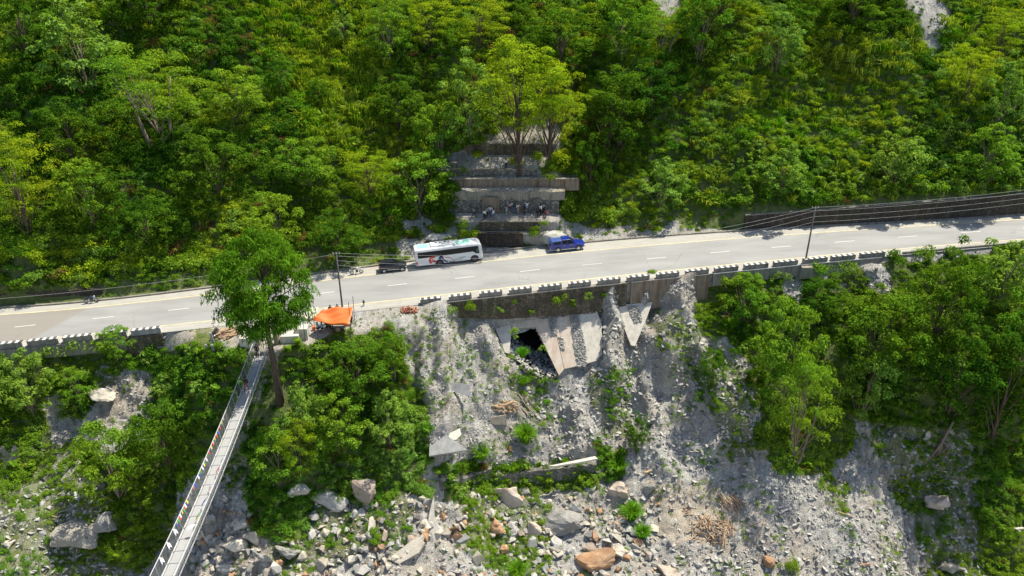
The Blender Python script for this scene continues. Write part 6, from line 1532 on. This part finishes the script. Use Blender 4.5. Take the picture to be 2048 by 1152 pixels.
# ------------------------------------------------------------------ people
def skin_mesh(name, verts, edges, radii, root=0, sub=1):
    me = bpy.data.meshes.new('tmp'); me.from_pydata(verts, edges, []); ob = bpy.data.objects.new('tmp', me); SC.collection.objects.link(ob)
    md = ob.modifiers.new('skin', 'SKIN'); sv = me.skin_vertices[0].data if me.skin_vertices else None
    if sv is None: me.attributes; 
    for i, r in enumerate(radii):
        sv[i].radius = r if isinstance(r, tuple) else (r, r); sv[i].use_root = (i == root)
    md2 = ob.modifiers.new('sub', 'SUBSURF'); md2.levels = sub; md2.render_levels = sub
    dg = bpy.context.evaluated_depsgraph_get(); dg.update(); m2 = bpy.data.meshes.new_from_object(ob.evaluated_get(dg)); m2.name = name
    bpy.data.objects.remove(ob); bpy.data.meshes.remove(me); m2.polygons.foreach_set('use_smooth', [True]*len(m2.polygons)); return m2
def pose(kind):
    """joint positions in metres, person faces -y"""
    J = dict(pel=(0, 0, .95), sp=(0, .0, 1.15), ch=(0, 0, 1.36), nk=(0, 0, 1.50), hd=(0, -.02, 1.62), tp=(0, 0, 1.72))
    for s, n in ((-1, 'l'), (1, 'r')):
        J['sh'+n] = (s*.19, 0, 1.40); J['el'+n] = (s*.25, .03, 1.12); J['wr'+n] = (s*.25, -.05, .88); J['hp'+n] = (s*.10, 0, .90); J['kn'+n] = (s*.11, -.02, .48); J['an'+n] = (s*.11, .02, .08); J['to'+n] = (s*.13, -.16, .04)
    if kind == 'arms_up':
        for s, n in ((-1, 'l'), (1, 'r')): J['el'+n] = (s*.38, -.05, 1.50); J['wr'+n] = (s*.16, -.08, 1.66)
    if kind == 'arms_front':
        for s, n in ((-1, 'l'), (1, 'r')): J['el'+n] = (s*.27, -.05, 1.14); J['wr'+n] = (s*.06, -.26, 1.18)
    if kind == 'hips':
        for s, n in ((-1, 'l'), (1, 'r')): J['el'+n] = (s*.42, .06, 1.18); J['wr'+n] = (s*.2, -.04, 1.0)
    if kind == 'walk':
        J['knl'] = (-.11, -.22, .52); J['anl'] = (-.11, -.34, .10); J['tol'] = (-.12, -.52, .06); J['knr'] = (.11, .06, .48); J['anr'] = (.11, .34, .14); J['tor'] = (.12, .2, .03)
        J['ell'] = (-.27, .14, 1.14); J['wrl'] = (-.25, .10, .90); J['elr'] = (.27, -.08, 1.14); J['wrr'] = (.24, -.26, .96)
    if kind == 'sit':
        d = -.50
        for k in ('pel', 'sp', 'ch', 'nk', 'hd', 'tp', 'shl', 'shr', 'ell', 'elr', 'hpl', 'hpr'): J[k] = (J[k][0], J[k][1], J[k][2]+d)
        for s, n in ((-1, 'l'), (1, 'r')): J['kn'+n] = (s*.14, -.44, .46); J['an'+n] = (s*.14, -.42, .08); J['to'+n] = (s*.15, -.58, .04); J['wr'+n] = (s*.14, -.34, .55); J['el'+n] = (s*.26, -.08, .66)
    return J
PM = {}
def person_meshes(kind):
    if kind in PM: return PM[kind]
    J = pose(kind); nm = list(J); vs = [J[k] for k in nm]; ix = {k: i for i, k in enumerate(nm)}
    E_ = [('pel', 'sp'), ('sp', 'ch'), ('ch', 'nk'), ('nk', 'hd'), ('hd', 'tp')]; rad = dict(pel=(.15, .11), sp=(.13, .09), ch=(.16, .10), nk=.055, hd=.098, tp=.07)
    for n in 'lr':
        E_ += [('ch', 'sh'+n), ('sh'+n, 'el'+n), ('el'+n, 'wr'+n), ('pel', 'hp'+n), ('hp'+n, 'kn'+n), ('kn'+n, 'an'+n), ('an'+n, 'to'+n)]
        rad.update({'sh'+n: .06, 'el'+n: .042, 'wr'+n: .03, 'hp'+n: .085, 'kn'+n: .055, 'an'+n: .04, 'to'+n: .035})
    edges = [(ix[a], ix[b_]) for a, b_ in E_]; R_ = [rad[k] for k in nm]
    # nose and hands with separate fingers
    h = Vector(J['hd']); vs.append(tuple(h+Vector((0, -.115, -.01)))); edges.append((ix['hd'], len(vs)-1)); R_.append(.014)
    for n in 'lr':
        w_ = Vector(J['wr'+n]); d = (w_-Vector(J['el'+n])).normalized(); sdv = d.cross(Vector((0, 1, .2))).normalized(); pm = w_+d*.08
        vs.append(tuple(pm)); pi = len(vs)-1; edges.append((ix['wr'+n], pi)); R_.append(.032)
        for k in range(4):
            f0 = pm+sdv*(.024*(k-1.5))+d*.03; f1 = f0+d*(.045+.01*(k in (1, 2)))+Vector((0, -.02, 0)); 
            vs.append(tuple(f0)); vs.append(tuple(f1)); edges += [(pi, len(vs)-2), (len(vs)-2, len(vs)-1)]; R_ += [.010, .009]
        t0 = w_+d*.04+sdv*.04; vs.append(tuple(t0)); edges.append((pi, len(vs)-1)); R_.append(.010)
    body = skin_mesh('body', vs, edges, R_, 0, 1)
    def sub_(keys, es, infl, name, ext=None):
        v = [J[k] for k in keys]; i2 = {k: i for i, k in enumerate(keys)}; rr = []
        for k in keys:
            r = rad[k]; rr.append(tuple(q+infl for q in r) if isinstance(r, tuple) else r+infl)
        return skin_mesh(name, v, [(i2[a], i2[b_]) for a, b_ in es], rr, 0, 1)
    def lerp(a, b_, t): return tuple(a[i]*(1-t)+b_[i]*t for i in range(3))
    for n in 'lr': J['sl'+n] = lerp(J['el'+n], J['wr'+n], .75); rad['sl'+n] = .036; J['cf'+n] = lerp(J['kn'+n], J['an'+n], .92); rad['cf'+n] = .045
    J['wa'] = lerp(J['pel'], J['sp'], .1); rad['wa'] = (.15, .11); rad['ch2'] = (.16, .10); J['nb'] = lerp(J['ch'], J['nk'], .55); rad['nb'] = .07
    shirt = sub_(['wa', 'sp', 'ch', 'nb', 'shl', 'shr', 'ell', 'elr', 'sll', 'slr'], [('wa', 'sp'), ('sp', 'ch'), ('ch', 'nb'), ('ch', 'shl'), ('ch', 'shr'), ('shl', 'ell'), ('shr', 'elr'), ('ell', 'sll'), ('elr', 'slr')], .022, 'shirt')
    tr = sub_(['pel', 'hpl', 'hpr', 'knl', 'knr', 'cfl', 'cfr'], [('pel', 'hpl'), ('pel', 'hpr'), ('hpl', 'knl'), ('hpr', 'knr'), ('knl', 'cfl'), ('knr', 'cfr')], .018, 'trousers')
    b = MB(); b.ball(tuple(h+Vector((0, .018, .035))), (.108, .115, .105), n=12, m=8); hair = b.mesh('hair', M['hair'], True)
    sh = skin_mesh('shoes', [J['anl'], J['tol']], [(0, 1)], [.05, .045]); sh2 = skin_mesh('shoes', [J['anr'], J['tor']], [(0, 1)], [.05, .045])
    body.materials.append(M['skin']); PM[kind] = (body, shirt, tr, hair, sh, sh2); return PM[kind]
def person(px, row, kind, top, bot, face, label, P=None, hairm='hair', group=None):
    if P is None: P, n = hit(px, row)
    e = empty('person', P, (0, 0, face)); ms = person_meshes(kind)
    for nm, me, mt in (('body', ms[0], None), ('shirt', ms[1], M['cloth_'+top]), ('trousers', ms[2], M['cloth_'+bot]), ('hair', ms[3], M[hairm]), ('shoe', ms[4], M['black']), ('shoe', ms[5], M['black'])):
        if nm == 'body': link(bpy.data.objects.new(nm, me), e); continue
        if len(me.materials) == 0: me.materials.append(None)
        o = bpy.data.objects.new(nm, me); link(o, e); o.material_slots[0].link = 'OBJECT'; o.material_slots[0].material = mt
    return tag(e, label, 'person', group)
BK = math.pi
PPL = [(947.5, 436, 'walk', 'grey', 'black', 1.9, 'person in grey top walking at the left end of the terrace, apart from others'),
 (969, 440, 'stand', 'white', 'black', 2.6, 'person in white shirt and black trousers at the terrace edge, leftmost of the near group'),
 (973.5, 436, 'stand', 'grey', 'black', 3.4, 'person in greyish shirt close behind the one in white and black'),
 (980.5, 433, 'hips', 'white', 'jeans', 2.8, 'person in white shirt and jeans, middle of the left group'),
 (987, 439, 'stand', 'white', 'jeans', 1.2, 'person in white shirt and blue jeans at the terrace edge, right of the left group'),
 (987, 427, 'stand', 'brown', 'black', 3.0, 'person in brown standing behind the left group near the spillway'),
 (1013, 432, 'stand', 'lblue', 'khaki', 1.6, 'person in light blue shirt and khaki trousers, leftmost of the middle group'),
 (1020, 425.5, 'arms_front', 'pink', 'dark', 2.9, 'person in pink shirt and dark trousers in the middle group'),
 (1025, 424, 'hips', 'white', 'navy', 3.3, 'person in white shirt and navy trousers in the middle group'),
 (1028.5, 427, 'stand', 'dark', 'jeans', 2.2, 'person in dark top and jeans in the middle group'),
 (1032.5, 422.5, 'arms_front', 'white', 'dark', 3.0, 'person in white shirt at the back of the middle group'),
 (1036, 427.5, 'hips', 'cream', 'khaki', -2.4, 'person in cream shirt and khaki trousers, right of the middle group'),
 (1048.5, 429.5, 'stand', 'black', 'dark', 1.0, 'person dressed all in black right of the middle group'),
 (1054, 424.5, 'arms_up', 'white', 'lblue', 3.1, 'person in white shirt with raised arms and pale blue trousers near the wall'),
 (1066, 422.5, 'stand', 'navy', 'cream', 3.2, 'person in navy shirt and cream trousers standing alone by the wall'),
 (1075, 432, 'sit', 'black', 'black', .4, 'person in black crouching, leftmost of the right group'),
 (1081, 430, 'stand', 'white', 'black', 2.2, 'person in white shirt and black trousers in the right group'),
 (1086.5, 427, 'arms_front', 'grey', 'black', 3.0, 'person in grey shirt at the back of the right group'),
 (1092, 434, 'sit', 'red', 'navy', -.5, 'person in dull red top crouching at the right end of the terrace'),
 (1012, 338, 'arms_up', 'white', 'black', 0.2, 'person in white shirt with raised arms standing on the upper terrace'),
 (620, 652, 'walk', 'grey', 'brown', -1.4, 'person in grey shirt and dark trousers striding left of the orange tarp'),
 (636, 662, 'sit', 'lblue', 'navy', 2.6, 'person in light blue shirt sitting at the left corner of the tarp'),
 (645, 662, 'sit', 'lblue', 'dark', 3.4, 'second person in light blue shirt sitting under the tarp, on the right'),
 (655, 660, 'sit', 'dark', 'dark', 3.0, 'person in dark clothes sitting in shade under the tarp'),
 (664, 660, 'stand', 'black', 'black', 3.0, 'person in black standing in shade under the middle of the tarp'),
 (662.5, 634, 'stand', 'dark', 'dark', 0.0, 'person behind the tarp whose dark head shows above it, left one of two'),
 (676.5, 632.5, 'stand', 'dark', 'dark', 0.0, 'person behind the tarp whose dark head shows above it, right one of two'),
 (703.5, 648, 'stand', 'white', 'dark', -.8, 'person in white shirt at the right side of the tarp')]
for px, r, kd, tp_, bt_, fc, lb in PPL: person(px, r, kd, tp_, bt_, fc, lb)
def on_bridge(row, off=0): s = s_at_deck(row); return bp(s, off, .07)+Tp
def s_at_deck(row): return float(min(np.linspace(0, 1, 800), key=lambda s: abs(proj(np.array(bp(s, 0, .06)+Tp))[1]-row)))
person(0, 0, 'walk', 'black', 'red', math.atan2(ax2.y, ax2.x)+math.pi/2, 'person with black top and dark red trousers walking on the bridge deck', P=on_bridge(780, -.1*sdR))
person(0, 0, 'stand', 'black', 'dark', math.atan2(ax2.y, ax2.x)+math.pi/2, 'person in black standing at the bridge head behind the tall tree', P=on_bridge(713, -.3*sdR))
